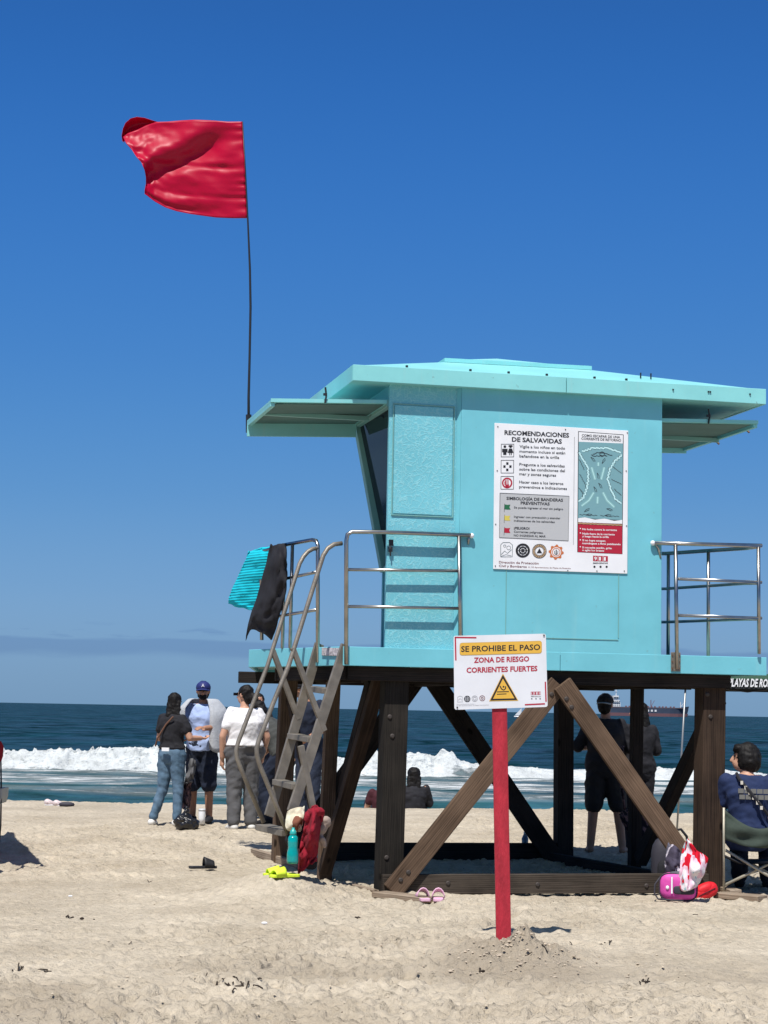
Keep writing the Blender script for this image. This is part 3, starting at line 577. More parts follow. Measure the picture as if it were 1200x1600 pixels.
# hipped top with a shallow raised cap
cap_l = L3(691, 559, 1.0); cap_r = L3(905, 573, 1.0)
zpk = L3(770, 560, 1.15).z
cx0 = cap_l.x+.02; cx1 = cap_r.x; cy0 = 0.85; cy1 = 1.5
rz = [zt_l, zt_r, zt_r, zt_l]
zc1 = L3(690, 565, cy0).z; zc2 = L3(912, 577, cy0).z
vs = [(x, y, z_) for (x, y), z_ in zip(rp, rz)]+[(x, y, z_-th_) for (x, y), z_ in zip(rp, rz)]+[(cx0, cy0, zc1), (cx1, cy0, zc2), (cx1, cy1, zc2), (cx0, cy1, zc1)]
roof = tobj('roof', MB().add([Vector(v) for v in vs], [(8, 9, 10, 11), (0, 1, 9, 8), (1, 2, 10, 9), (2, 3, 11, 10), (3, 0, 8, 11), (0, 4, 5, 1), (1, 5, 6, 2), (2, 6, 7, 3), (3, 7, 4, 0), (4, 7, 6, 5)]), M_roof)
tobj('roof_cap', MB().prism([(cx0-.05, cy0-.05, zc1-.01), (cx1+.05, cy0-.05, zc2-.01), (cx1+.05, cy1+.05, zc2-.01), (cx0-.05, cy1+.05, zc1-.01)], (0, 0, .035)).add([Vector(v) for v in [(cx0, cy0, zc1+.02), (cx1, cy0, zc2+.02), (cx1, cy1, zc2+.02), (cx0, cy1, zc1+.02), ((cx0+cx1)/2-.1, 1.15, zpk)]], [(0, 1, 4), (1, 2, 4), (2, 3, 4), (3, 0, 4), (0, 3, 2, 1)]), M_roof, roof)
# fascia boards of the roof (front in two lengths), standing proud
jx = L3(884, 600, RO).x
def ff(xa, xb):
    f = lambda x: zt_l+(zt_r-zt_l)*(x-ra.x)/(rb.x-ra.x)
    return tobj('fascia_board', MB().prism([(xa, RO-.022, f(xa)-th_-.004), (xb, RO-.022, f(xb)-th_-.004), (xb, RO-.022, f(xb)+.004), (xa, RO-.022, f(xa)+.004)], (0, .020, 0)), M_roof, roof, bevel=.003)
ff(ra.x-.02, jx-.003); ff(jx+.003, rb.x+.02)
tobj('fascia_board', MB().prism([(ra.x-.022, RO+.0, zt_l-th_-.004), (ra.x-.002, RO, zt_l-th_-.004), (ra.x-.002, RB, zt_l-th_-.004), (ra.x-.022, RB, zt_l-th_-.004)], (0, 0, th_+.008)), M_roof, roof)
tobj('fascia_board', MB().prism([(rb.x+.002, RO+.0, zt_r-th_-.004), (rb.x+.022, RO, zt_r-th_-.004), (rb.x+.022, RB, zt_r-th_-.004), (rb.x+.002, RB, zt_r-th_-.004)], (0, 0, th_+.008)), M_roof, roof)
# soffit box closing the wall tops, screws and hooks on the roof
sc_ = MB()
for px, py in ((740, 586), (800, 590), (860, 594), (935, 598), (985, 604), (1050, 603), (1105, 607), (640, 580), (1170, 617), (1108, 613)):
    q = L3(px, py, RO); y_ = RO-.026 if py > 595 and px > 1000 else RO+.10
    f = zt_l+(zt_r-zt_l)*(q.x-ra.x)/(rb.x-ra.x)
    if y_ < 0: sc_.box((q.x, y_, f-.05), (.012, .01, .012))
    else: sc_.box((q.x, y_, f+.035), (.018, .018, .02))
for px in (1001, 1017): q = L3(px, 590, RO+.3); sc_.box((q.x, RO+.3, zt_r+.115), (.010, .010, .05))
tobj('screw', sc_, M_iron, roof)['kind'] = 'stuff'
# ---- propped shutters
def shutter(xi, xo, y0_, y1_, zi, zo, lab, rimfar=.12, inner_gap=0.0):  # hinged along the wall
    mb_ = MB().prism([(xi, y0_, zi), (xo, y0_, zo), (xo, y1_, zo), (xi, y1_, zi)], (0, 0, .022))
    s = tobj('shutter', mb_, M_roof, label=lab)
    tobj('edge_strip', MB().prism([(xi, y0_-.012, zi+.002), (xo, y0_-.012, zo+.002), (xo, y0_-.001, zo+.002), (xi, y0_-.001, zi+.002)], (0, 0, .030)), M_white if 0 else M_roof, s)
    sg = 1 if xo > xi else -1
    tobj('rim_board', MB().prism([(xi, y1_-.03, zi-rimfar), (xo, y1_-.03, zo-rimfar), (xo, y1_, zo-rimfar), (xi, y1_, zi-rimfar)], (0, 0, rimfar-.002)), M_roof, s)
    tobj('rim_board', MB().prism([(xo, y0_+.01, zo-.03), (xo-sg*.035, y0_+.01, zo-.03), (xo-sg*.035, y1_-.04, zo-.03), (xo, y1_-.04, zo-.03)], (0, 0, .028)), M_roof, s)
    m2 = MB().box((xi+(xo-xi)*.5, (y0_+y1_)*.5, (zi+zo)/2-.02), (abs(xo-xi)*.96, .05, .035))
    tobj('batten', m2, M_under, s)
    return s
M_under2 = mat('shaded_soffit_green', (0.085, 0.175, 0.165), 0.7, var=0.12, vs_=3)  # teal darkened to carry the shade under the shutters
sa = L3(423, 625, .10); sb_ = L3(607, 629, .10)
sh1 = shutter(CL-.01, sa.x, .10, 1.30, sb_.z-.012, sa.z-.02, 'left shutter propped open under the roof, flag pole fixed to its corner')
sc2 = L3(1184, 661, .10); sd2 = L3(1036, 658, .10)
sh2 = shutter(CRx+.01, sc2.x, .10, 1.75, sd2.z-.01, sc2.z-.01, 'right shutter propped open beside the notice wall', .05)
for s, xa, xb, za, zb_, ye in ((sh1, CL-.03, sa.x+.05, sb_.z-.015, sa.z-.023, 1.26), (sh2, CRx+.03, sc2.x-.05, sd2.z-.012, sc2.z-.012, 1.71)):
    tobj('shade_panel', MB().prism([(xa, .13, za), (xb, .13, zb_), (xb, ye, zb_), (xa, ye, za)], (0, 0, -.004)), M_under2, s)  # thin dark sheet standing in for shade on the shutter underside
for px, py in ((508, 622), (1107, 655)):
    hk = MB(); q = L3(px, py, .08); hk.tube([q+Vector((0, 0, .09)), q+Vector((.01, 0, .02)), q+Vector((0, .0, -.04))], .008); hk.box(q+Vector((0, 0, .03)), (.03, .02, .02))
    tobj('stay_hook', hk, M_iron)
for px, py, ly in ((1150, 676, .7), (1104, 694, 1.55)):
    bk = MB(); q = L3(px, py, ly); bk.tube([q+Vector((-.09, .05, .01)), q+Vector((-.03, 0, .045)), q+Vector((.05, -.08, .03)), q+Vector((.08, -.11, -.01))], .010, 6)
    tobj('latch', bk, M_rust, sh2)
# ---- rails
r_ = .0165
def rail(paths, name='railing', lab=None, m=None, r=r_):
    mb_ = MB()
    for p in paths:
        pts = [Vector(q) for q in p[0]] if isinstance(p, tuple) else [Vector(q) for q in p]
        rr_ = p[1] if isinstance(p, tuple) else r
        mb_.tube(pts, rr_, 10)
    return tobj(name, mb_, m or M_steel, smooth=True, label=lab)
RY = -0.024
T = lambda px, py, ly=RY: L3(px, py, ly)
railing = tobj('railing', MB().tube([T(541, 1038), T(541, 845), T(543, 835), T(550, 831), T(600, 831.5), T(737, 836.5)], .0175, 10), M_steel, smooth=True, label='front railing with three bars across the hatch')
for a, b in (((541, 890), (716, 892)), ((541, 947.5), (716, 950.5))): tobj('bar', MB().tube([T(*a), T(*b)], .0135, 10), M_steel, railing, smooth=True)
tobj('upright', MB().tube([T(717, 836), T(719.5, 1035)], .016, 10), M_steel, railing, smooth=True)
tobj('end_cap', MB().ell(T(737, 837), (.022, .02, .022)), M_white, railing, smooth=True)
tobj('bracket', MB().tube([T(733, 838)+Vector((0, .0, 0)), T(733, 845)+Vector((0, .02, 0)), T(733, 850)+Vector((0, .024, 0))], .010, 8), M_steel, railing, smooth=True)
railing2 = None
q0 = T(1020, 848.5); q1 = T(1190, 852.5)
qe = Vector(((at(1040, 864, 17.3)-TO).dot(EX), (at(1040, 864, 17.3)-TO).dot(EY), 0)); 
def RR(px, py, f_):                    # point on the receding run, f_ from 0 (corner) to 1
    cx, cy = T(1193, 900).x, RY; ex_, ey_ = qe.x, qe.y
    lx, ly = cx+(ex_-cx)*f_, cy+(ey_-cy)*f_
    wpt = TM @ Vector((lx, ly, 0)); z_ = at(px, py, wpt.y).z
    return Vector((lx, ly, z_))
railing2 = tobj('railing', MB().tube([q0, T(1100, 850.5), q1, RR(1193, 854, .06)+Vector((.02, 0, 0)), RR(1180, 857, .18), RR(1040, 865, 1), RR(1030, 865, 1.1)], .0175, 10), M_steel, smooth=True, label='right hand railing that turns the deck corner')
for y_a, y_b, y_c in ((904.5, 911, 920), (961.5, 967, 972)):
    tobj('bar', MB().tube([T(1060, y_a), T(1190, y_b-1), RR(1193, y_b+.5, .06)+Vector((.02, 0, 0)), RR(1180, y_b+1, .18), RR(1040, y_c, 1), RR(1030, y_c, 1.1)], .0135, 10), M_steel, railing2, smooth=True)
tobj('upright', MB().tube([T(1055.5, 850), T(1058, 1045)], .0165, 10), M_steel, railing2, smooth=True)
tobj('upright', MB().tube([T(1185, 853), T(1186, 1022)], .0155, 10), M_steel, railing2, smooth=True)
def vpost(f_, ptop, px): a = RR(px, ptop, f_); tobj('upright', MB().tube([a, Vector((a.x, a.y, DZ))], .0155, 10), M_steel, railing2, smooth=True)
vpost(.55, 860, 1110); vpost(.97, 865, 1043)
tobj('end_cap', MB().ell(q0, (.022, .02, .022)), M_white, railing2, smooth=True)
tobj('bracket', MB().tube([T(1024, 850), T(1028, 856)+Vector((.01, .02, 0)), T(1034, 872)+Vector((0, .03, 0))], .010, 8), M_steel, railing2, smooth=True)
pl = T(1057, 1034); pm = MB().box((pl.x, -.006, pl.z), (.085, .010, .16))
tobj('mounting_plate', pm, M_alu, railing2, bevel=.003)
bq = MB()
for dx in (-.032, .032):
    for dz in (-.055, -.0, .055): bq.box((pl.x+dx, -.014, pl.z+dz), (.012, .008, .012))
tobj('bolt', bq, M_rust, railing2)['kind'] = 'stuff'
# left receding run, edge direction of the cut corner
EE = Vector((P1.x, P1.y, 0)).normalized()
EN = Vector((EE.y, -EE.x, 0))            # outward normal of the cut corner (in tower axes)
if EN.x > 0: EN = -EN
def plane_hit(px, py, off):            # vertical plane across the cut corner, off metres along its edge (tower axes out)
    n = (TM.to_3x3() @ EE); p = TM @ (EE*off); return TM.inverted() @ hit(px, py, p, n)
def edge_hit(px, py, out_=0.0):        # vertical plane along the cut corner
    n = (TM.to_3x3() @ EN); p = TM @ (EN*out_); return TM.inverted() @ hit(px, py, p, n)
railing3 = tobj('railing', MB().tube([edge_hit(496.5, 1035, .0), edge_hit(496.5, 852, .0), edge_hit(494, 845), edge_hit(488, 843.5), edge_hit(447, 851), edge_hit(412, 861), edge_hit(408, 866), edge_hit(409, 1000)], .0165, 10), M_steel, smooth=True, label='left railing at the cut corner with towels over it')
for ya, yb in ((894, 912), (953, 967)): tobj('bar', MB().tube([edge_hit(494, ya), edge_hit(410, yb)], .0135, 10), M_steel, railing3, smooth=True)
for px, py in ((457, 850), (445, 852)): a = edge_hit(px, py); tobj('upright', MB().tube([a, Vector((a.x, a.y, DZ))], .015, 10), M_steel, railing3, smooth=True)
# ---- ladder
NO, FO = 0.02, 0.46
NP = lambda px, py: plane_hit(px, py, NO)
FP_ = lambda px, py: plane_hit(px, py, FO)
lad = tobj('ladder', MB().tube([NP(534, 849), NP(522, 850.5), NP(512, 857), NP(505, 868), NP(497, 893), NP(451, 1040), NP(427, 1098), NP(404, 1158), NP(401, 1170), NP(401.5, 1180), NP(406, 1196), NP(429, 1252), NP(451, 1306)], .019, 10).tube([FP_(496, 857), FP_(489, 857.5), FP_(481, 862), FP_(474, 870), FP_(468, 881), FP_(418, 1040), FP_(372, 1160), FP_(369, 1172), FP_(370, 1184), FP_(376, 1200), FP_(412, 1285)], .018, 10), M_alu, smooth=True, label='metal ladder with bent tube handrails on the left of the tower')
def lbar(name, a, b, wd, th, m=M_alu):
    return tobj_board(name, a, b, wd, th, m)
def tobj_board(name, a, b, wd, th, m):
    return board(name, TM @ a, TM @ b, wd, th, TM.to_3x3() @ EE, m, lad, bevel=.003)
lbar('stringer', NP(540, 1008), NP(456, 1268), .086, .025)
lbar('stringer', FP_(499, 1006), FP_(420, 1275), .084, .025)
lbar('strut', NP(457, 1012), NP(507, 1142), .042, .03); lbar('strut', FP_(426, 1016), FP_(466, 1124), .042, .03)
lbar('strut', NP(470, 1165), NP(489, 1262), .05, .03)
def rung(fx, fy, nx, ny, d=.11, h=.045):
    a = FP_(fx, fy); b = NP(nx, ny); z_ = (a.z+b.z)/2; a.z = z_+.01; b.z = z_-.01
    return board('tread', TM @ a, TM @ b, h, d, TM.to_3x3() @ EN, M_alu, lad, bevel=.004)
rung(486, 1075, 513, 1081); rung(458, 1149, 490, 1157); rung(435, 1221, 465, 1230); rung(511, 1016, 540, 1017, .1, .03); rung(411, 1289, 452, 1305, .14, .05)
# graffitied plate on the fascia behind the ladder
mp_ = edge_hit(519, 1019, .012); obj_ = board('plate', TM @ edge_hit(503, 1018, .010), TM @ edge_hit(534, 1019, .010), .065, .006, TM.to_3x3() @ EN, mat('scratched_plate', (0.45, 0.42, 0.44), 0.5, var=.5, vs_=40), tower)
stub = G(437, 1345)
# old timber stub and half-buried planks are things of their own
o = board('timber_stub', stub+Vector((0, .1, -.2)), stub+Vector((.0, .1, .16)), .13, .12, (0, 1, 0), M_brace, None, bevel=.01)
tag(o, 'split stub of a brown post standing in the sand under the ladder foot', 'timber')
def plank(pa, pb, wd, th, lab, zoff=.01, tilt=0):
    a = G(*pa); b = G(*pb); a.z = gz(a.x, a.y)+zoff; b.z = gz(b.x, b.y)+zoff+tilt
    return tag(board('plank', a, b, th, wd, (0, 1, 0), M_plank, None, bevel=.006), lab, 'plank')
plank((396, 1336), (468, 1358), .06, .07, 'half buried plank sloping in the sand behind the lime green sandals', .03)
plank((552, 1388), (588, 1398), .05, .035, 'short dark plank end poking from the sand left of the front post', .02)
plank((592, 1404), (672, 1414), .17, .045, 'flat pale plank at the foot of the front left post, beside pink clogs', .035)
plank((1122, 1404), (1192, 1410), .17, .045, 'flat pale plank in the sand right of the red pouch', .03)
plank((1108, 1388), (1150, 1402), .10, .04, 'narrow plank leaning at the base of the front right post', .04)
# ================================================================== PRINT AND SIGNS
_tc = {}
def text2d(s, bold=0.0, shear=0.0):
    k = (s, bold, shear)
    if k in _tc: return _tc[k]
    cu = bpy.data.curves.new('t', 'FONT'); cu.body = s; cu.size = 1.0; cu.offset = bold; cu.shear = shear; cu.resolution_u = 2; cu.fill_mode = 'FRONT' if hasattr(cu, 'fill_mode') else 'FRONT'
    o = bpy.data.objects.new('t', cu); COL.objects.link(o)
    bpy.context.view_layer.update(); dg = bpy.context.evaluated_depsgraph_get()
    me = bpy.data.meshes.new_from_object(o.evaluated_get(dg)); vs = [(v.co.x, v.co.y) for v in me.vertices]; fs = [tuple(p.vertices) for p in me.polygons]
    bpy.data.objects.remove(o); bpy.data.curves.remove(cu); bpy.data.meshes.remove(me)
    xs = [v[0] for v in vs]; x0 = min(xs); x1 = max(xs)
    _tc[k] = ([((x-x0)/(x1-x0), y) for x, y in vs], fs); return _tc[k]
class Print:
    """flat print laid out on a sheet whose corners are known; fn maps layout units to sheet metres"""
    def __init__(s, fn, depth): s.fn = fn; s.d = depth; s.m = {}
    def mb(s, key): return s.m.setdefault(key, MB())
    def pts(s, key, P, f, lift=0): 
        s.mb(key).add([s.fn(x, y, s.d+lift) for x, y in P], f)
    def poly(s, key, P, lift=0): s.pts(key, P, [tuple(range(len(P)))], lift)
    def rect(s, key, x0, y0, x1, y1, lift=0): s.poly(key, [(x0, y0), (x1, y0), (x1, y1), (x0, y1)], lift)
    def ring(s, key, cx, cy, r0, r1, n=28, lift=0, sy=1.0):
        P = [(cx+r*math.cos(2*math.pi*k/n), cy+r*sy*math.sin(2*math.pi*k/n)) for r in (r0, r1) for k in range(n)]
        s.pts(key, P, [(k, (k+1) % n, n+(k+1) % n, n+k) for k in range(n)], lift)
    def disc(s, key, cx, cy, r, n=24, lift=0, sy=1.0): s.poly(key, [(cx+r*math.cos(2*math.pi*k/n), cy+r*sy*math.sin(2*math.pi*k/n)) for k in range(n)], lift)
    def frame(s, key, x0, y0, x1, y1, t, lift=0):
        s.rect(key, x0, y0, x1, y0+t, lift); s.rect(key, x0, y1-t, x1, y1, lift); s.rect(key, x0, y0+t, x0+t, y1-t, lift); s.rect(key, x1-t, y0+t, x1, y1-t, lift)
    def text(s, key, t, x0, x1, yb, h, bold=0.012, lift=0, slope=0.0, shear=0.0):
        vs, fs = text2d(t, bold, shear); s.pts(key, [(x0+(x1-x0)*u, yb+slope*(x1-x0)*u-v*h/0.70) for u, v in vs], fs, lift)
    def stroke(s, key, P, t, lift=0):
        L_ = []; R_ = []
        for i, (x, y) in enumerate(P):
            a = P[max(i-1, 0)]; b = P[min(i+1, len(P)-1)]; dx, dy = b[0]-a[0], b[1]-a[1]; q = math.hypot(dx, dy) or 1
            L_.append((x-dy/q*t/2, y+dx/q*t/2)); R_.append((x+dy/q*t/2, y-dx/q*t/2))
        n = len(P); s.pts(key, L_+R_, [(i, i+1, n+i+1, n+i) for i in range(n-1)], lift)
    def build(s, root, M, names):
        for k, mb_ in s.m.items():
            nm, mt = names[k]; o = obj(nm, mb_, mt, root, M)
            o['kind'] = 'stuff' if len(mb_.f) > 60 else 'stuff'
# ---- notice sheet on the front wall: layout units are the photograph enlarged around the sheet
TLn, TRn, BLn, BRn = [L3(*p, -.004) for p in ((772.6, 660.8), (981.5, 673), (770.5, 889), (980, 896.5))]
def nfn(x, y, d):
    u = (x-60)/1092.0; yt = 55+65*u; yb = 1246+38*u; v = (y-yt)/(yb-yt)
    p = (TLn*(1-u)+TRn*u)*(1-v)+(BLn*(1-u)+BRn*u)*v; return Vector((p.x, -d, p.z))
notice = thing('notice_board', 'large white lifeguard advice sheet in Spanish screwed to the turquoise front wall', 'sign', TM)
obj('sheet', MB().prism([(TLn.x, -.001, TLn.z), (TRn.x, -.001, TRn.z), (BRn.x, -.001, BRn.z), (BLn.x, -.001, BLn.z)], (0, -.007, 0)), M_white, notice, TM, bevel=.002)
PN = Print(nfn, .0092)
k = 'ink'
PN.text(k, 'RECOMENDACIONES', 140, 664, 152, 36, .03, slope=.045); PN.text(k, 'DE SALVAVIDAS', 200, 606, 208, 36, .03, slope=.045)
for y0_, ls, xs in ((232, ('Vigile a los niños en todo', 'momento incluso si están', 'bañandose en la orilla'), (632, 634, 585)), (378, ('Pregunte a los salvavidas', 'sobre las condiciones del', 'mar y zonas seguras'), (630, 632, 560)), (522, ('Hacer caso a los letreros', 'preventivos e indicaciones'), (620, 650))):
    for i, (t_, x1_) in enumerate(zip(ls, xs)): PN.text(k, t_, 262, x1_, y0_+28+i*39, 23, .014, slope=.04)
for i, yy in enumerate((228, 360, 492)): PN.frame(k, 113, yy, 218, yy+108, 4)
# two children, moored buoys, stop hand
for cx_, dress in ((144, 0), (190, 1)):
    PN.disc(k, cx_, 250, 11); PN.poly(k, [(cx_-22, 268), (cx_+22, 268), (cx_+22, 296), (cx_+13, 296), (cx_+13, 318), (cx_-13, 318), (cx_-13, 296), (cx_-22, 296)] if not dress else [(cx_-12, 266), (cx_+12, 266), (cx_+24, 302), (cx_-24, 302)])
    if dress: PN.rect(k, cx_-10, 302, cx_-3, 320); PN.rect(k, cx_+3, 302, cx_+10, 320); PN.poly(k, [(cx_-14, 238), (cx_+14, 238), (cx_+18, 250), (cx_-18, 250)])
for a, b in ((165, 388), (142, 413), (190, 413), (165, 440)): PN.rect(k, a-9, b-10, a+9, b+10)
PN.ring('red', 165, 547, 30, 42, sy=1.05)
PN.poly('red', [(143, 540), (152, 520), (152, 560), (143, 560)], 0); PN.poly('red', [(148, 560), (182, 560), (176, 584), (154, 584)]); PN.rect('red', 153, 524, 158, 562); PN.rect('red', 162, 518, 167, 562); PN.rect('red', 171, 522, 176, 562)
PN.poly('grey', [(108, 630), (668, 655), (664, 1018), (106, 992)]); 
PN.stroke('ink2', [(108, 630), (668, 655), (664, 1018), (106, 992), (108, 630)], 4, .001)
PN.text('ink2', 'SIMBOLOGÍA DE BANDERAS', 160, 618, 684, 24, .026, .001, .035); PN.text('ink2', 'PREVENTIVAS', 275, 510, 722, 24, .026, .001, .035)
for y_, c_ in ((722, 'green'), (812, 'yellow'), (912, 'red')):
    PN.stroke('ink2', [(146, y_-6), (143, y_+62)], 3, .001); PN.poly(c_, [(146, y_), (166, y_+4), (192, y_+2), (184, y_+22), (194, y_+42), (166, y_+42), (146, y_+40)], .0012)
for t_, x1_, y_ in (('Se puede ingresar al mar sin peligro', 620, 755), ('Ingresar con precaución y atender', 598, 830), ('indicaciones de los salvavidas', 552, 862), ('Corrientes peligrosas,', 460, 952), ('NO INGRESAR AL MAR', 480, 982)): PN.text('ink2', t_, 222, x1_, y_, 17, .014, .001, .035)
PN.text('ink2', '¡PELIGRO!', 222, 348, 924, 19, .03, .001, .03)
# emblems
PN.stroke('ink3', [(118, 1148), (118, 1050), (135, 1032), (190, 1032), (212, 1052), (212, 1148), (118, 1148)], 4); PN.ring('ink3', 150, 1060, 8, 11); PN.ring('ink3', 182, 1075, 14, 17); PN.stroke('ink3', [(122, 1130), (150, 1100), (172, 1120), (205, 1090)], 4); PN.stroke('ink3', [(122, 1142), (160, 1130), (205, 1140)], 3)
PN.ring('ink', 296, 1097, 40, 58); PN.ring('ink', 296, 1097, 22, 34); PN.disc('ink', 296, 1097, 14); 
for q in range(8): a = q*math.pi/4; PN.stroke('ink', [(296+14*math.cos(a), 1097+14*math.sin(a)), (296+40*math.cos(a), 1097+40*math.sin(a))], 5)
PN.ring('ink', 430, 1102, 55, 59); PN.ring('tan', 430, 1102, 38, 53); PN.ring('ink', 430, 1102, 33, 36); PN.poly('ink', [(430, 1078), (452, 1118), (408, 1118)], .0006)
for q in range(20): a = q*math.pi/10; PN.stroke('ink', [(430+41*math.cos(a), 1102+41*math.sin(a)), (430+50*math.cos(a), 1102+50*math.sin(a))], 5, .0006)
P8 = []
for q in range(32): a = q*math.pi/16; r = 62 if q % 4 < 2 else 50; P8.append((566+r*math.cos(a), 1110+r*math.sin(a)))
PN.poly('orange', P8); PN.disc('white', 566, 1110, 40, lift=.0006); PN.ring('orange', 566, 1110, 28, 34, lift=.0012); PN.stroke('ink2', [(566, 1090), (566, 1132)], 8, .0012); PN.stroke('ink2', [(552, 1100), (554, 1124), (566, 1130), (578, 1124), (580, 1100)], 5, .0012)
PN.text('brown', 'Dirección de Protección', 105, 425, 1200, 19, .01, slope=.03); PN.text('brown', 'Civil y Bomberos', 105, 328, 1230, 19, .01, slope=.03); PN.text('brown', 'H. VII Ayuntamiento de Playas de Rosarito', 342, 686, 1236, 11, .006, slope=.03)
PN.stroke('grey2', [(708, 170), (706, 1050)], 4)
# rip current panel
PN.poly('ink', [(738, 124), (1113, 152), (1110, 1126), (738, 1110)], -.0004); PN.poly('white', [(743, 130), (1108, 157), (1107, 225), (743, 210)], .0002)
PN.text('ink2', 'COMO ESCAPAR DE UNA', 768, 1084, 168, 20, .022, .001, .05); PN.text('ink2', 'CORRIENTE DE RETORNO', 764, 1092, 194, 20, .022, .001, .05)
PN.poly('sea', [(743, 210), (1108, 225), (1106, 850), (743, 832)], .0002)
def wig(P, amp, n, seed):
    r = random.Random(seed); o_ = []
    for i in range(len(P)-1):
        for j in range(n):
            t_ = j/n; x = P[i][0]+(P[i+1][0]-P[i][0])*t_; y = P[i][1]+(P[i+1][1]-P[i][1])*t_; s_ = amp if j % 2 else -amp
            o_.append((x+s_*r.uniform(.4, 1), y+s_*r.uniform(.2, .8)))
    return o_+[P[-1]]
for P, sd in (([(775, 290), (860, 262), (980, 262), (1090, 300)], 1), ([(748, 300), (775, 350), (820, 420), (826, 500), (815, 580), (790, 660), (748, 700)], 2), ([(1098, 320), (1040, 372), (1000, 440), (985, 520), (1010, 600), (1050, 680), (1098, 715)], 3)):
    PN.stroke('ink3', wig(P, 9, 7, sd), 18, .0006); PN.stroke('foam', wig(P, 7, 7, sd+5), 13, .001)
for P in ([(850, 420), (868, 480), (880, 520)], [(955, 420), (940, 480), (930, 520)], [(905, 380), (905, 410)], [(870, 625), (830, 690), (770, 735)], [(945, 625), (980, 690), (1040, 745)], [(902, 660), (900, 715)]): PN.stroke('foam2', P, 22, .0008); PN.stroke('foam', P, 5, .0012)
for cx_, cy_, a in ((860, 355, .8), (950, 368, -1.0), (903, 490, 1.3), (922, 570, 1.0), (880, 600, 1.1), (815, 770, -.5), (1000, 765, .3), (830, 808, 0), (990, 812, .05)):
    c2, s2_ = math.cos(a), math.sin(a); Q = [(-26, 0), (0, -9), (26, -4), (14, 6), (-26, 0)]
    PN.stroke('ink2', [(cx_+x*c2-y*s2_, cy_+x*s2_+y*c2) for x, y in Q], 3.5, .0014)
PN.stroke('ink2', wig([(850, 320), (900, 300), (960, 305), (1020, 325)], 7, 7, 9), 5, .0014); PN.ring('ink2', 935, 312, 16, 21, lift=.0014); PN.stroke('ink2', wig([(860, 330), (960, 322), (975, 330)], 6, 6, 12), 5, .0014)
for sd, (xa, ya, xb_, yb_) in enumerate(((752, 360, 790, 440), (755, 480, 800, 560), (752, 590, 785, 640), (1030, 420, 1098, 470), (1020, 520, 1098, 560), (1040, 600, 1098, 650), (760, 805, 900, 812), (930, 815, 1080, 822))):
    PN.stroke('ink3', wig([(xa, ya), (xb_, yb_)], 7, 9, 20+sd), 5, .001)
PN.poly('white', [(743, 834), (800, 828), (880, 846), (960, 838), (1040, 856), (1106, 848), (1106, 880), (743, 868)], .0008)
PN.stroke('tan', wig([(743, 874), (920, 882), (1106, 890)], 3, 12, 4), 12, .001); PN.stroke('brown', wig([(743, 868), (920, 876), (1106, 884)], 3, 12, 4), 4, .0012)
PN.poly('red', [(743, 884), (1107, 900), (1106, 1124), (743, 1108)], .0008)
for t_, x1_, y_ in (('No luche contra la corriente', 1062, 930), ('Nade fuera de la corriente', 1045, 966), ('y luego hacia la orilla', 996, 988), ('Si no logra escapar,', 972, 1020), ('manténgase a flote pataleando', 1094, 1044), ('Si necesita auxilio, grite', 1020, 1078), ('o agite los brazos', 958, 1100)): PN.text('white2', t_, 778, x1_, y_, 15, .022, .0014, .03)
for y_ in (918, 954, 1010, 1066): PN.disc('white2', 762, y_, 5, lift=.0014)
PN.poly('red', [(868, 1138), (990, 1142), (990, 1186), (868, 1182)]); 
for i, c_ in enumerate('911'): PN.text('white2', c_, 877+i*40, (899 if c_ == '9' else 892)+i*40, 1175+i*1.5, 28, .03, .0008)
for i in (1, 2): PN.rect('white', 866+i*41, 1139, 869+i*41, 1186, .0008)
PN.text('ink2', 'EMERGENCIAS', 868, 990, 1204, 11, .02, .0002)
for i, cx_ in enumerate((880, 930, 980)): PN.disc('ink', cx_, 1228, 9)
SCW = MB()
for px, py in ((86, 86), (634, 110), (1143, 138), (84, 447), (1136, 450), (76, 884), (1142, 897), (76, 1222), (662, 1258), (900, 1262), (1126, 1262)): SCW.box(nfn(px, py, .010), (.008, .004, .008))
PM_ = {'ink': ('lettering', M_ink), 'ink2': ('lettering', M_ink), 'ink3': ('line_drawing', mat('grey_print', (.06, .10, .11), .5)), 'red': ('red_print', M_redink), 'grey': ('grey_panel', mat('grey_panel', (.48, .49, .50), .4)), 'grey2': ('divider_line', mat('pale_grey_print', (.35, .35, .37), .5)),
       'green': ('green_flag_print', mat('green_print', (.02, .14, .06), .5)), 'yellow': ('yellow_flag_print', mat('yellow_print', (.62, .52, .10), .5)), 'white': ('white_print', M_white), 'white2': ('white_lettering', M_white), 'tan': ('tan_print', mat('tan_print', (.45, .30, .16), .5)),
       'orange': ('orange_emblem', mat('orange_print', (.55, .16, .05), .5)), 'brown': ('brown_lettering', mat('brown_print', (.16, .03, .03), .5)), 'sea': ('current_diagram', mat('diagram_sea', (.18, .36, .40), .45)), 'foam': ('foam_print', mat('foam_print', (.50, .78, .80), .5)), 'foam2': ('foam_print', mat('foam2_print', (.26, .50, .50), .5))}
PN.build(notice, TM, PM_)
o = obj('screw', SCW, M_iron, notice, TM); o['kind'] = 'stuff'
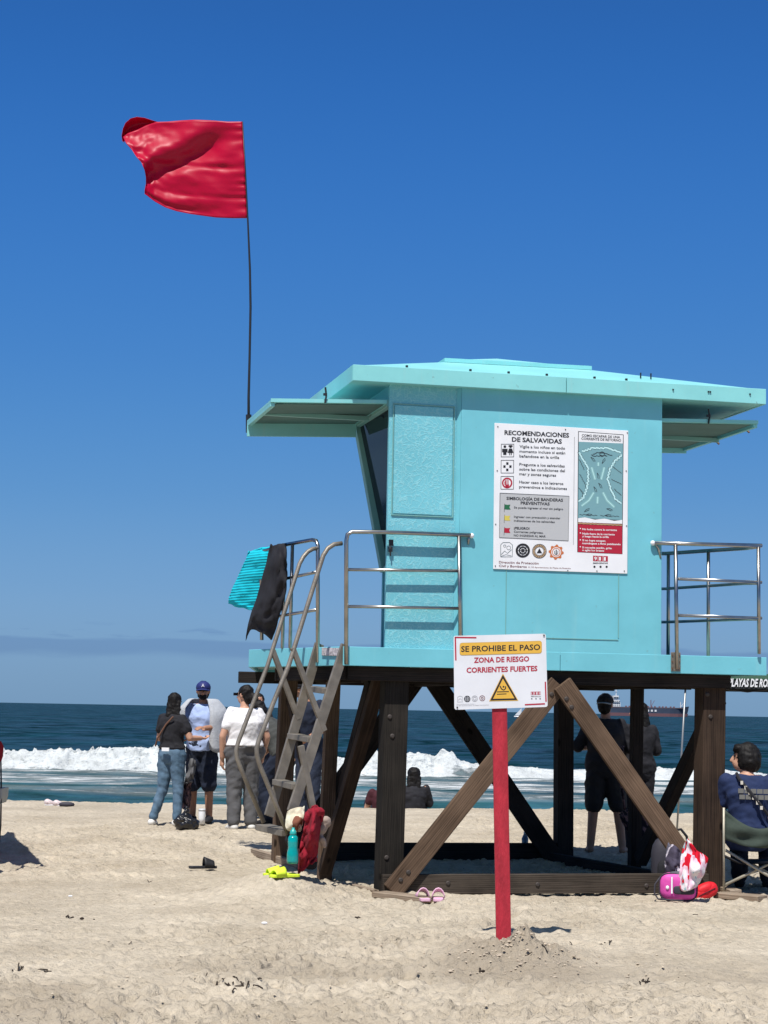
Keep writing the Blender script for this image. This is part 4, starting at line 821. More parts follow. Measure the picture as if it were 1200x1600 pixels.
# ---- red post with the no-entry sign
pb = G(789, 1481); YS = pb.y
post_r = thing('warning_sign', 'white NO PASSING warning sign in Spanish on a tall red painted post', 'sign', Matrix.Translation((pb.x, YS, 0)))
M_redp = mat('red_post_paint', (0.40, 0.020, 0.036), 0.6, var=.22, vs_=5, bump=.5, bs=26, stretch=(1, 4, 4))
a = at(787, 1478, YS); b = at(779.5, 1060, YS); ax = (b-a).normalized(); a = a-ax*.35
board('post', a, b, .096, .045, (0, 1, 0), M_redp, post_r, bevel=.005)
SY = YS-.034
c4 = [at(x, y, SY) for x, y in ((708.5, 993.5), (853, 990), (855.8, 1104.5), (709.8, 1109))]
def wfn(x, y, d):
    xl = 55+(y-95)/815*10; xr = 1080+(y-65)/810*25; u = (x-xl)/(xr-xl); yt = 95-30*u; yb_ = 910-35*u; v = (y-yt)/(yb_-yt)
    p = (c4[0]*(1-u)+c4[1]*u)*(1-v)+(c4[3]*(1-u)+c4[2]*u)*v; return Vector((p.x-pb.x, p.y-YS-d, p.z))
I0 = PM[post_r.name]
rc = MB(); q = []
for (cx_, cy_), a0 in zip(((80, 118), (1056, 90), (1080, 852), (90, 886)), (180, 270, 0, 90)):
    for j in range(5): an = R(a0+j*22.5); q.append(wfn(cx_+24*math.cos(an), cy_+24*math.sin(an), 0))
obj('panel', MB().prism(q, (0, .005, 0)), mat('weathered_white_sheet', (.76, .78, .82), .4, col2=(.66, .67, .70), vs_=3.2), post_r, I0)
PW = Print(wfn, .0012)
def rrect(key, x0, y0, x1, y1, r, sl, lift=0):
    P = []
    for (cx_, cy_), a0 in zip(((x0+r, y0+r), (x1-r, y0+r), (x1-r, y1-r), (x0+r, y1-r)), (180, 270, 0, 90)):
        for j in range(5): an = R(a0+j*22.5); xx = cx_+r*math.cos(an); P.append((xx, cy_+r*math.sin(an)+sl*(xx-x0)))
    PW.poly(key, P, lift)
rrect('tan', 124, 172, 1036, 312, 26, -.03); rrect('yellow', 130, 178, 1030, 306, 24, -.03, .0006)
PW.text('ink', 'SE PROHIBE EL PASO', 140, 1018, 272, 62, .02, .0012, -.03)
PW.text('red', 'ZONA DE RIESGO', 282, 896, 391, 56, .03, 0, -.03); PW.text('red', 'CORRIENTES FUERTES', 200, 988, 502, 56, .03, 0, -.03)
for P in ([(72, 112), (310, 114)], [(76, 108), (82, 366)], [(1077, 598), (1086, 818)], [(850, 852), (1074, 841)]): PW.stroke('red', P, 15)
PW.poly('yellow', [(605, 508), (778, 808), (452, 816)]); PW.poly('ink', [(605, 522), (766, 800), (464, 808)], .0006); PW.poly('yellow', [(605, 566), (735, 782), (496, 788)], .0012)
PW.stroke('ink', [(572, 645), (590, 680), (615, 692), (634, 675), (634, 650)], 12, .0018); PW.disc('ink', 612, 655, 10, lift=.0018); PW.stroke('ink', [(540, 712), (672, 708)], 10, .0018); PW.stroke('ink', [(540, 738), (645, 733)], 9, .0018)
PW.ring('ink', 209, 790, 26, 35); PW.ring('ink', 209, 790, 8, 16)
for q_ in range(6): a_ = q_*math.pi/3; PW.stroke('ink', [(209+12*math.cos(a_), 790+12*math.sin(a_)), (209+28*math.cos(a_), 790+28*math.sin(a_))], 7)
PW.ring('grey2', 292, 786, 28, 33); PW.ring('grey2', 292, 786, 14, 19); PW.ring('brown', 376, 782, 25, 31); PW.ring('brown', 376, 782, 8, 14)
PW.stroke('grey2', [(100, 825), (102, 770), (128, 758), (156, 768), (158, 822), (100, 825)], 4); PW.stroke('grey2', [(108, 805), (130, 785), (150, 805)], 4)
PW.text('grey2', 'Dirección de Protección Civil y Bomberos', 92, 290, 855, 9, .01, 0, -.03); PW.text('grey2', 'H. VII Ayuntamiento de Playas de Rosarito', 92, 450, 870, 9, .01, 0, -.03)
for i, c_ in enumerate('911'): PW.frame('red', 916+i*37, 708-i, 951+i*37, 744-i, 3); PW.text('red', c_, 924+i*37, (944 if c_ == '9' else 938)+i*37, 739-i, 26, .04, .0006)
PW.text('ink', 'EMERGENCIAS', 918, 1028, 766, 9, .02)
for cx_ in (927, 974, 1020): PW.disc('ink', cx_, 786, 7)
PW.build(post_r, I0, {**PM_, 'yellow': ('yellow_print', mat('amber_print', (.72, .42, .06), .5)), 'tan': ('yellow_print', mat('amber_edge_print', (.60, .38, .08), .5))})
bl = MB()
for x, y in ((1058, 84), (98, 885)): bl.box(wfn(x, y, .003), (.009, .006, .009))
o = obj('bolt', bl, M_iron, post_r, I0); o['kind'] = 'stuff'
# ================================================================== FLAG
M_satin = mat('red_satin', (0.54, 0.002, 0.040), 0.40, spec=.25, var=.06, vs_=3)
t = M_satin.node_tree; b_ = t.nodes['Principled BSDF']
tr = N(t, 'ShaderNodeBsdfTranslucent'); tr.inputs[0].default_value = (.60, .006, .05, 1); ms = N(t, 'ShaderNodeMixShader'); ms.inputs[0].default_value = .30
outn = [n for n in t.nodes if n.type == 'OUTPUT_MATERIAL'][0]; t.links.new(b_.outputs[0], ms.inputs[1]); t.links.new(tr.outputs[0], ms.inputs[2]); t.links.new(ms.outputs[0], outn.inputs[0])
FY = 17.35
fb = at(388.5, 676, FY); flag = thing('warning_flag', 'red satin flag flying left from a thin dark pole above the left shutter', 'flag', Matrix.Translation(fb))
I0 = PM[flag.name]
def fw(px, py, dy=0.0): p = at(px, py, FY+dy); return p-fb
pp = [fw(*q) for q in ((388.5, 676), (388.5, 620), (390, 560), (391.5, 480), (390.5, 420), (387.5, 350), (383.5, 270), (379, 190))]
obj('pole', MB().tube(pp, .012, 8, rr=[.013, .012, .011, .011, .010, .008, .007, .005]), M_iron, flag, I0, smooth=True)
rows_s = np.linspace(0, 1, 70); cols_t = np.linspace(0, 1, 56)
topc = np.array([(379, 190), (355, 190), (330, 188), (305, 187), (285, 188), (262, 190), (244, 190.5), (228, 196), (214, 203), (200, 208), (192, 214)], float)
botc = np.array([(386, 341), (362, 341), (338, 340), (316, 337), (296, 334), (276, 330), (258, 324), (242, 315), (234, 309), (229, 305), (226, 303)], float)
lft = np.array([(192, 214), (197, 224), (206, 234), (213, 245), (221, 254), (226, 266), (228, 277), (228, 287), (226, 297), (226, 303)], float)
def ev(c, s_): i = s_*(len(c)-1); a = int(min(i, len(c)-2)); return c[a]*(1-(i-a))+c[a+1]*(i-a)
Pf = []
for s_ in rows_s:
    row = []
    for t_ in cols_t:
        a = ev(topc, s_); b = ev(botc, s_); p = a*(1-t_)+b*t_
        r0 = np.array([379+7*t_, 190+151*t_]); l0 = ev(lft, t_); r1 = topc[-1]*(1-t_)+botc[-1]*t_
        p = p+(l0-r1)*s_**3                     # pull towards the fly edge outline
        # folds (real depth): a big diagonal sag from the hoist top, creases along the hoist, ripples at the fly
        u = s_; v = t_
        d1 = v-(0.10+0.95*u*(1-0.35*u))         # diagonal line
        z_ = 0.085*math.exp(-((d1)/0.11)**2)*sstep(0.05, 0.3, u)*(1-0.5*u)-0.06*math.exp(-((d1+0.22)/0.13)**2)*sstep(0.1, .4, u)
        z_ += 0.028*math.sin(7.5*v+2.5*u)*u+0.10*math.sin(2.6*u+1.2*v)*u
        z_ += 0.022*math.exp(-((v-0.48-0.02*u)/0.03)**2)*(1-u)*sstep(0, .15, u)+0.012*math.exp(-((v-0.78-.05*u)/0.025)**2)*(1-u)
        z_ += 0.006*math.sin(v*62+3*math.sin(9*v))*math.exp(-u/0.07)
        z_ += 0.012*math.sin(26*v+9*u+2*math.sin(6*u))*sstep(.72, .95, u)*(1-sstep(.45, .6, v))
        z_ += 0.020*float(fbm(u*4.2, v*5.5, 77, 4))+0.030*abs(float(fbm(u*3.1-v*1.4, v*4.6+u*1.5, 78, 3)))*(.3+u)
        z_ += 0.03*math.exp(-((v-0.97)/0.04)**2)*sstep(.1, .5, u)
        row.append(fw(p[0], p[1], z_))
    Pf.append(row)
cloth = MB().grid(Pf)
# the fly corner curls over behind the top edge
curl = [(248, 191), (238, 188), (226, 184), (214, 182.5), (204, 185), (196, 192), (192, 201), (190, 212), (191, 220)]
base_ = [(248, 193), (240, 196), (230, 200), (220, 204), (211, 207), (204, 210), (199, 214), (195, 219), (194, 223)]
Pc = []
for j in range(12):
    t_ = j/11; Pc.append([fw(c[0]*(1-t_)+b[0]*t_, c[1]*(1-t_)+b[1]*t_, .10+.09*math.sin(t_*3.1)+.04*t_) for c, b in zip(curl, base_)])
cloth.grid(Pc)
obj('cloth', cloth, M_satin, flag, I0, smooth=True, solid=.0015)
obj('ferrule', MB().tube([fw(388.5, 676), fw(388.5, 648)], .026, 8), M_iron, flag, I0)
# ================================================================== SHIP, SAIL, CANOPY
SX = 2600.0; sh0 = at(1010, 1116.5, SX); k_ = SX/F
ship = thing('cargo_ship', 'long dark tanker with red lower hull and white superstructure far out on the horizon', 'ship', Matrix.Translation((sh0.x, SX, SEA)))
I0 = PM[ship.name]
def hull(z0_, z1_, f0, f1):
    rings = []
    for fx, wd in ((-58, .7), (-54, .9), (-40, 1), (30, 1), (42, .75), (50, .35), (55, .06)):
        rings.append((fx, wd*9))
    P = [(x, -w_) for x, w_ in rings]+[(x, w_) for x, w_ in reversed(rings)]
    n_ = len(P); vs = [Vector((x*f0, y, z0_)) for x, y in P]+[Vector((x*f1+(1.2 if x > 50 else 0), y*1.04, z1_)) for x, y in P]
    return MB().add(vs, [tuple(reversed(range(n_))), tuple(range(n_, 2*n_))]+[(i, (i+1) % n_, n_+(i+1) % n_, n_+i) for i in range(n_)])
M_hull = mat('hazed_hull_paint', (.045, .060, .095), .5, var=.2, vs_=.1); M_anti = mat('hazed_red_paint', (.17, .085, .095), .6); M_sw = mat('ship_white_paint', (.70, .71, .72), .5); M_deck = mat('hazed_deck_red', (.10, .075, .085), .7)  # distance haze mixed into the hull, red and deck colours
obj('hull', hull(4.2, 11, 1, 1.01), M_hull, ship, I0); obj('boot_topping', hull(-2, 4.19, .985, 1), M_anti, ship, I0)
obj('deck_line', MB().box((-2, 0, 11.6), (100, 16, 1.1)), M_deck, ship, I0)
obj('bulwark', MB().prism([(44, -7, 11), (56.5, -.6, 11), (57.5, -.6, 14.2), (44, -7, 12.2)], (0, 1, 0)).prism([(44, 7, 11), (56.5, .6, 11), (57.5, .6, 14.2), (44, 7, 12.2)], (0, -1, 0)), M_hull, ship, I0)
sp_ = obj('superstructure', MB().box((-44, 0, 14.5), (16, 15, 7)).box((-43, 0, 19.5), (12, 17, 3)).box((-43, 0, 23), (9, 14, 4)).box((-42, 0, 26), (7, 19, 2)), M_sw, ship, I0)
obj('funnel', MB().box((-53, 0, 22), (6, 5, 14)), M_deck, ship, I0)
wn = MB()
for z_ in (13.5, 16, 19.4, 23.6):
    for i in range(6): wn.box((-49.5+i*2.4, -8.7 if z_ == 19.4 else (-7.1 if z_ > 22 else -7.6), z_), (1.1, .3, .9))
o = obj('window', wn, M_ink, ship, I0); o['kind'] = 'stuff'
obj('mast', MB().tube([(-41, 0, 26), (-41, 0, 37)], .5, 6).box((-41, 0, 33), (3, 3, .5)), M_sw, ship, I0)
for x_, h_ in ((6, 11), (46, 9), (-12, 6)): obj('derrick', MB().tube([(x_, 0, 11), (x_, 0, 11+h_)], .55, 6).tube([(x_, 0, 13), (x_+5, 0, 10.5+h_)], .3, 5), M_sw if x_ > 40 else M_anti, ship, I0)
pip = MB()
for i in range(14): pip.box((-28+i*5, (i % 3-1)*4, 12.9), (2.2, 2, 1.6))
o = obj('deck_pipe', pip, M_anti, ship, I0); o['kind'] = 'stuff'
mk = MB()
for i, x_ in enumerate((-4, 1, 6, 11)): mk.box((x_, -9.5, 7.6), (2.6, .3, 2.6))
o = obj('hull_marking', mk, M_sw, ship, I0); o['kind'] = 'stuff'
s0 = at(812, 1112, 900); sail = thing('sailing_boat', 'tiny white sailing boat on the horizon just right of the red post', 'boat', Matrix.Translation((s0.x, 900, SEA)))
obj('hull', MB().loft([((-2.6, 0, .5), (0, .3, 0), (0, 0, .3)), ((-1, 0, .4), (0, 1, 0), (0, 0, .5)), ((1.5, 0, .4), (0, .9, 0), (0, 0, .5)), ((3, 0, .8), (0, .1, 0), (0, 0, .1))], 10), M_sw, sail)
obj('sail', MB().prism([(-2.2, 0, 1.2), (.7, 0, 1.2), (.8, 0, 4.4)], (0, .06, 0)), M_sw, sail); obj('mast', MB().tube([(.8, 0, .5), (.8, 0, 4.8)], .06, 6), M_sw, sail)
# canopy at the right edge
YC = 21.5
cb = at(1170, 1075, YC); can = thing('canopy_tent', 'green and black canopy tent with white PLAYAS DE ROSARITO lettering behind the tower', 'canopy', Matrix.Translation((cb.x, YC, 0)))
I0 = PM[can.name]
def cw(px, py, dy=0): p = at(px, py, YC+dy); return p-Vector((cb.x, YC, 0))
M_can = mat('black_canopy_cloth', (.018, .022, .026), .8); M_cang = mat('green_canopy_cloth', (.055, .13, .085), .8)
xl = cw(1066, 1060).x; zt_ = cw(1150, 1052).z; zm = cw(1150, 1058).z; zb_ = cw(1150, 1076).z; xr = xl+2.9
SK = .75
for (ax_, ay_), (bx_, by_) in (((xl, 0), (xr, 0)), ((xl+SK, 2.7), (xr+SK, 2.7)), ((xl, 0), (xl+SK, 2.7)), ((xr, 0), (xr+SK, 2.7))):
    dx_, dy_ = (0, .008) if ay_ == by_ else (.008, 0)
    obj('valance', MB().prism([(ax_, ay_, zb_), (bx_, by_, zb_), (bx_, by_, zm), (ax_, ay_, zm)], (dx_, dy_, 0)), M_can, can, I0)
obj('canopy_top', MB().add([Vector(v) for v in [(xl, 0, zm), (xr, 0, zm), (xr+SK, 2.7, zm), (xl+SK, 2.7, zm), ((xl+xr+SK)/2, 1.35, zm+.06)]], [(0, 1, 4), (1, 2, 4), (2, 3, 4), (3, 0, 4)]), M_cang, can, I0)
obj('valance_band', MB().box(((xl+xr)/2, -.006, (zm+zt_)/2-.012), (xr-xl, .006, zt_-zm+.02)), M_cang, can, I0)
lx0 = cw(1141, 1066, -.01); sc_t = cw(1205, 1068, -.01).x-lx0.x
vs2, fs2 = text2d('PLAYAS DE ROSARITO', .03, .25)
obj('lettering', MB().add([Vector((lx0.x-.02+(sc_t*1.45)*u, -.012, lx0.z-.045+v*.125)) for u, v in vs2], fs2), M_white, can, I0)['kind'] = 'stuff'
for x_, y_, xb_ in ((xl+.05, .04, cw(1060, 1200).x-.02), (xr-.05, .04, xr), (xl+SK, 2.66, xl+SK), (xr+SK-.05, 2.66, xr+SK)):
    obj('leg', MB().tube([(x_, y_, zm), (xb_, y_, hs_(cb.x+xb_, YC+y_)-.05)], .011, 8), mat('grey_pole', (.30, .31, .31), .4, .6), can, I0, smooth=True)
obj('truss', MB().tube([cw(1128, 1076, .05), cw(1168, 1081, .05), cw(1230, 1074, .05)], .010, 6).tube([cw(1140, 1078, .05), cw(1166, 1074, .05)], .008, 6), M_iron, can, I0)
# ================================================================== PEOPLE
M_skin = mat('skin_tan', (.36, .185, .115), .5, var=.10, vs_=6, spec=.35); M_skin2 = mat('skin_light', (.50, .28, .19), .5, var=.08, vs_=6, spec=.35)
M_hair = mat('black_hair', (.009, .008, .008), .62, var=.4, vs_=40, stretch=(1, 1, .15), bump=.35, bs=60, spec=.2)
M_btee = mat('black_cotton', (.012, .012, .016), .85, var=.2, vs_=12, bump=.35, bs=18); M_wtee = mat('white_cotton', (.76, .75, .76), .8, var=.04, vs_=10, bump=.45, bs=14)
M_jean = mat('blue_denim', (.055, .105, .16), .85, col2=(.12, .20, .29), vs_=5, bump=.4, bs=22); M_gpant = mat('grey_jersey', (.10, .10, .105), .85, var=.12, vs_=7, bump=.45, bs=14)
M_navy = mat('navy_cotton', (.010, .016, .035), .85, var=.2, vs_=9, bump=.4, bs=16); M_navy2 = mat('navy_tee_cotton', (.010, .022, .075), .85, var=.15, vs_=9, bump=.5, bs=14)
M_lblue = mat('pale_blue_cotton', (.36, .46, .72), .8, var=.08, vs_=8, bump=.4, bs=16); M_shoe = mat('white_shoe', (.72, .71, .68), .6, var=.06, vs_=14, bump=.2); M_cap = mat('blue_cap_cloth', (.014, .022, .13), .7, bump=.2)
M_lens = mat('dark_lens', (.005, .005, .007), .1); M_gtee = mat('dark_grey_cotton', (.055, .058, .055), .85, var=.2, vs_=8, bump=.4, bs=16); M_maroon = mat('maroon_cotton', (.05, .008, .014), .85, bump=.4)
def bake(name, mb, m, parent, M, voxel=.012, smooth=6, fold=0.0, fs=.10, label=None, solid=False):
    me = bpy.data.meshes.new(name); me.from_pydata([tuple(v) for v in mb.v], [], mb.f); me.update()
    bm = bmesh.new(); bm.from_mesh(me); bmesh.ops.recalc_face_normals(bm, faces=bm.faces); bm.to_mesh(me); bm.free()
    o = link(bpy.data.objects.new(name, me))
    r = o.modifiers.new('r', 'REMESH'); r.mode = 'VOXEL'; r.voxel_size = voxel
    s = o.modifiers.new('s', 'SMOOTH'); s.factor = .5; s.iterations = smooth
    bpy.context.view_layer.update(); dg = bpy.context.evaluated_depsgraph_get(); dg.update()
    m2 = bpy.data.meshes.new_from_object(o.evaluated_get(dg)); o.modifiers.clear(); o.data = m2; bpy.data.meshes.remove(me); m2.name = name
    if fold:
        n = len(m2.vertices); c = np.empty(n*3); m2.vertices.foreach_get('co', c); c = c.reshape(-1, 3); nn = np.empty(n*3); m2.vertices.foreach_get('normal', nn); nn = nn.reshape(-1, 3)
        d = fbm(c[:, 0]/fs+c[:, 1]*.6/fs, c[:, 2]/fs*1.3+c[:, 1]/fs, int(abs(hash(name)) % 50)+3 if 0 else 9, 3)+.7*np.sin(c[:, 2]/fs*4.2+c[:, 0]/fs*1.5+6*vnoise(c[:, 0]/fs, c[:, 2]/fs*.6, 4))*.12
        c += nn*(d*fold)[:, None]; m2.vertices.foreach_set('co', c.ravel())
    m2.polygons.foreach_set('use_smooth', [True]*len(m2.polygons)); m2.materials.clear(); m2.materials.append(m); m2.update()
    place(o, parent, M)
    if label: o['label'] = label
    return o
V = Vector
BASE = dict(pelvis=(0, 0, .93), neck=(0, -.005, 1.45), head=(0, .025, 1.585),
            hipL=(-.088, 0, .90), kneeL=(-.10, .015, .49), ankL=(-.105, -.01, .085), toeL=(-.125, .15, .03),
            hipR=(.088, 0, .90), kneeR=(.10, .015, .49), ankR=(.105, -.01, .085), toeR=(.125, .15, .03),
            shL=(-.168, -.005, 1.385), elL=(-.225, -.03, 1.11), wrL=(-.225, .06, .87), shR=(.168, -.005, 1.385), elR=(.225, -.03, 1.11), wrR=(.225, .06, .87))
def human(label, x, y, zg, rot, H, J=None, fat=1.0, hips=1.0, skin=None, look=(0, 0), top=None, sleeve=.6, topm=None, hem=.86, low=None, lowm=None, shoe=None, hair=None, extra=None, grip=None, neckline=None, group=None, head_s=1.0):
    j = {k_: V(v) for k_, v in BASE.items()}
    for k_, v in (J or {}).items(): j[k_] = V(v)
    s = H/1.70; M = Matrix.Translation((x, y, zg)) @ Matrix.Rotation(R(rot), 4, 'Z') @ Matrix.Scale(s, 4)
    root = thing('person', label, 'person', M, group); skin = skin or M_skin
    pe, ne = j['pelvis'], j['neck']; ax_ = (ne-pe); L0 = .52; up_ = ax_.normalized()
    sh_ax = (j['shR']-j['shL']).normalized(); hp_ax = (j['hipR']-j['hipL']).normalized()
    def ring(z, a, b, off=0.0, fw_=0.0):
        t_ = (z-.93)/.52; c = pe+ax_*t_; u = hp_ax.lerp(sh_ax, max(0, min(1, t_))).normalized(); v = up_.cross(u).normalized(); u = v.cross(up_)
        return (c+v*fw_, u*(a+off), v*(b+off))
    rows = [(.80, .10*hips, .09), (.86, .155*hips, .115), (.92, .172*hips, .122), (.99, .155*(hips+fat)/2, .115*fat), (1.07, .135*fat, .105*fat), (1.17, .143*fat, .112*fat), (1.27, .160*fat, .120*fat), (1.34, .172*(fat*.5+.5), .112), (1.40, .160, .092), (1.435, .10, .07)]
    def torso(mb_, z0_, z1_, off, flare=0): mb_.loft([ring(z, a, b, off+flare*max(0, (1.05-z))) for z, a, b in rows if z0_ <= z <= z1_], 22)
    def arm(mb_, sd, f, off, loose=0):
        a, b, c = j['sh'+sd], j['el'+sd], j['wr'+sd]
        if f <= 1: mb_.caps(a, a.lerp(b, f), .053+off*.7, .049-.008*f+off+loose)
        else: mb_.caps(a, b, .056+off, .042+off+loose*.5); mb_.caps(b, b.lerp(c, f-1), .041+off+loose*.5, .033+off+loose)
    def leg(mb_, sd, f, off, loose=0):
        a, b, c = j['hip'+sd], j['knee'+sd], j['ank'+sd]
        if f <= 1: mb_.caps(a, a.lerp(b, f), .092*(hips*.6+.4)+off, (.092-.032*f)*(hips*.4+.6)+off+loose, k=1.0)
        else: mb_.caps(a, b, .092*(hips*.6+.4)+off, .060+off+loose*.6); q_ = b.lerp(c, f-1); mb_.caps(b, q_, .060+off+loose*.6, .060-.018*(f-1)+off+loose)
    # --- body, one surface
    B = MB(); torso(B, 0, 2, 0)
    B.caps(ne-up_*.05, j['head']-up_*.05, .058, .050)
    hd = j['head']; hr = (Matrix.Rotation(R(look[0]), 3, 'Z') @ Matrix.Rotation(R(look[1]), 3, 'X'))
    hs = head_s
    B.ell(hd+hr @ V((0, -.008, .02))*hs, (.074*hs, .090*hs, .092*hs), 18, hr); B.ell(hd+hr @ V((0, .030, -.045))*hs, (.052*hs, .058*hs, .062*hs), 16, hr)
    B.caps(hd+hr @ V((0, .086, .005))*hs, hd+hr @ V((0, .100, -.028))*hs, .010, .015, 8)
    for sx_ in (-1, 1): B.ell(hd+hr @ V((sx_*.076, -.005, -.005))*hs, (.012, .022, .032), 8, hr)
    for sd in 'LR':
        arm(B, sd, 1.96, 0); leg(B, sd, 1.98, 0)
        c_ = j['knee'+sd].lerp(j['ank'+sd], .3); B.ell(c_, (.056, .060, .10), 10)
        an, to = j['ank'+sd], j['toe'+sd]; B.caps(an-V((0, .02, .035)), an.lerp(to, .5)-V((0, 0, .012)), .040, .036, k=.9); B.caps(an.lerp(to, .4), to, .036, .028, k=.75)
        # hand: palm, four unequal curled fingers, thumb off the side
        w0 = j['wr'+sd]; fd = (w0-j['el'+sd]).normalized()
        if grip and sd in grip: fd = V(grip[sd]).normalized()
        sgn = 1 if sd == 'L' else -1
        side = V((0, 1, 0)); side = (side-fd*side.dot(fd)); side = side.normalized() if side.length > .2 else V((sgn, 0, 0)); nrm = fd.cross(side).normalized()
        if nrm.dot(V((-sgn, 0, 0))) > 0: nrm = -nrm
        B.caps(w0, w0+fd*.075, .028, .034, k=.6)
        for q_, (o_, ln) in enumerate(((.028, .068), (.010, .078), (-.009, .072), (-.027, .056))):
            a = w0+fd*.088+side*o_; b = a+fd*ln*.5+nrm*.010; c = b+fd*ln*.40+nrm*.026
            B.caps(a-fd*.02, b, .0100, .0095, 8); B.caps(b, c, .0092, .0082, 8)
        a = w0+fd*.03+side*.030; b = a+side*.026+fd*.028+nrm*.008; c = b+fd*.030+nrm*.010; B.caps(a, b, .013, .011, 8); B.caps(b, c, .0105, .009, 8)
    bake('body', B, skin, root, M, .0105, 3)
    for sx_ in (-1, 1): obj('eye', MB().ell(hd+hr @ V((sx_*.030, .074, .008))*hs, (.013, .010, .006), 8, hr), M_ink, root, M, smooth=True)
    obj('mouth', MB().ell(hd+hr @ V((0, .083, -.053))*hs, (.022, .008, .005), 8, hr), mat('lips', (.22, .07, .06), .5), root, M, smooth=True)
    obj('eyebrow', MB().caps(hd+hr @ V((-.045, .074, .026))*hs, hd+hr @ V((-.014, .082, .029))*hs, .005, .005, 6).caps(hd+hr @ V((.045, .074, .026))*hs, hd+hr @ V((.014, .082, .029))*hs, .005, .005, 6), M_hair, root, M)['kind'] = 'stuff'
    if lowm:
        C = MB(); f, off, loose = low; C.loft([ring(z, a, b, off) for z, a, b in rows if z <= 1.0], 22)
        for sd in 'LR': leg(C, sd, f, off, loose)
        bake('trousers' if f > 1.5 else 'shorts', C, lowm, root, M, .013, 3, .014, .08)
    if topm:
        C = MB(); C.loft([ring(z, a, b, .016+(.012 if z < 1.05 else 0)) for z, a, b in rows if z >= hem], 24)
        for sd in 'LR': arm(C, sd, sleeve, .016, .012)
        bake('shirt', C, topm, root, M, .013, 3, .014, .075)
    if shoe:
        for sd in 'LR':
            an, to = j['ank'+sd], j['toe'+sd]; C = MB(); C.caps(an-V((0, .025, .03)), an.lerp(to, .5)-V((0, 0, .01)), .050, .046, k=.95); C.caps(an.lerp(to, .35)-V((0, 0, .005)), to+V((0, 0, .005)), .045, .036, k=.8)
            bake('shoe', C, shoe, root, M, .012, 3)
    HM = lambda v: hd+hr @ V(v)*hs
    if hair == 'long' or hair == 'bun' or hair == 'short' or hair == 'bob':
        C = MB(); C.ell(HM((0, -.022, .035)), (.088*hs, .098*hs, .092*hs), 16, hr); C.ell(HM((0, -.055, -.02)), (.078*hs, .060*hs, .085*hs), 14, hr)
        if hair == 'bun': C.ell(HM((0, -.125, -.02)), (.040, .040, .046), 12, hr)
        if hair == 'bob':
            C.ell(HM((0, -.035, -.01)), (.105*hs, .10*hs, .115*hs), 16, hr); C.ell(HM((0, .045, .07)), (.082*hs, .05*hs, .04*hs), 12, hr)
        if hair == 'long':
            for dx in (-.05, 0, .05): C.caps(HM((dx, -.065, -.02)), HM((dx*1.2, -.10, -.17)), .050, .036, k=.7)
        bake('hair', C, M_hair, root, M, .011, 3, .012, .035)
    return root, M, j, HM, hr
def cap(root, M, HM, hr, m, back=False, brim_m=None, logo=None, low_=0):
    s_ = -1 if back else 1
    C = MB(); C.ell(HM((0, -.004, .045)), (.090, .100, .078), 18, hr)
    cp = obj('cap', C, m, root, M, smooth=True)
    P0 = []; 
    for i in range(5):
        row = []
        for k_ in range(11):
            a = R(-62+k_*12.4); r = .088+i*.020; row.append(HM((math.sin(a)*min(r, .092)*(1.0), s_*(math.cos(a)*r*1.02+.004), .028-.012*(i/4)-.018*math.sin(abs(a))**2)))
        P0.append(row)
    obj('brim', MB().grid(P0), brim_m or m, root, M, smooth=True, solid=.006)
    if logo:
        vs2, fs2 = text2d(logo[0], .02); k_ = logo[1]
        obj('cap_emblem', MB().add([HM(((u-.5)*k_*.8*-1, .104-.0-abs(u-.5)*.01, .050+v*k_*1.2)) for u, v in vs2], fs2), M_white, root, M)['kind'] = 'stuff'
    return cp
def pos(px, Y, zf=None): p = at(px, 1100, Y); return p.x, Y, (hs_(p.x, Y) if zf is None else zf)
# a: woman in black tee and jeans, back to us
x, y, z = pos(271, 22.9)
rt, M, j, HM, hr = human('woman in black t-shirt, black cap and blue jeans, back turned, leftmost of the group', x, y, z-.01, -28, 1.57, dict(shL=(-.148, -.005, 1.375), shR=(.148, -.005, 1.375), elR=(.25, .02, 1.13), wrR=(.27, .25, 1.13), kneeL=(-.11, -.02, .49), ankL=(-.20, -.10, .085), toeL=(-.25, .04, .03), elL=(-.22, .03, 1.12), wrL=(-.08, .22, 1.10)), 1.05, 1.12, M_skin2, (25, 0), sleeve=.55, topm=M_btee, hem=.97, low=(1.9, .013, -.001), lowm=M_jean, shoe=M_shoe, hair='long')
cap(rt, M, HM, hr, M_btee)
obj('bag_strap', MB().tube([(.10, -.145, 1.40), (0, -.155, 1.30), (-.12, -.165, 1.12), (-.17, -.13, 1.02)], .011, 6), mat('brown_strap', (.16, .08, .05), .6), rt, M)
obj('waist_label', MB().box((.02, -.178, .985), (.11, .012, .045)), M_white, rt, M)
# b: man with towel facing us
x, y, z = pos(318, 23.4)
rt, M, j, HM, hr = human('man in royal blue cap and dark shorts, pale grey towel round his shoulders', x, y, z, 168, 1.70, dict(elL=(-.24, .06, 1.16), wrL=(-.10, .28, 1.14), elR=(.25, .05, 1.14), wrR=(.14, .27, 1.08)), 1.14, 1.0, M_skin, (14, 0), sleeve=.5, topm=M_lblue, hem=.86, low=(1.05, .022, .02), lowm=M_navy, shoe=M_btee, hair='short', grip={'L': (.3, 1, .1), 'R': (-.6, .6, .1)})
cap(rt, M, HM, hr, M_cap, logo=('A', .045))
obj('sunglasses', MB().box(HM((0, .088, .010)), (.125, .012, .028)), M_lens, rt, M, bevel=.004); bake('beard', MB().ell(HM((0, .045, -.062)), (.052, .050, .048), 12), M_hair, rt, M, .011, 2)
M_towg = mat('grey_towel', (.42, .44, .47), .95, var=.10, vs_=26, bump=.7, bs=90)
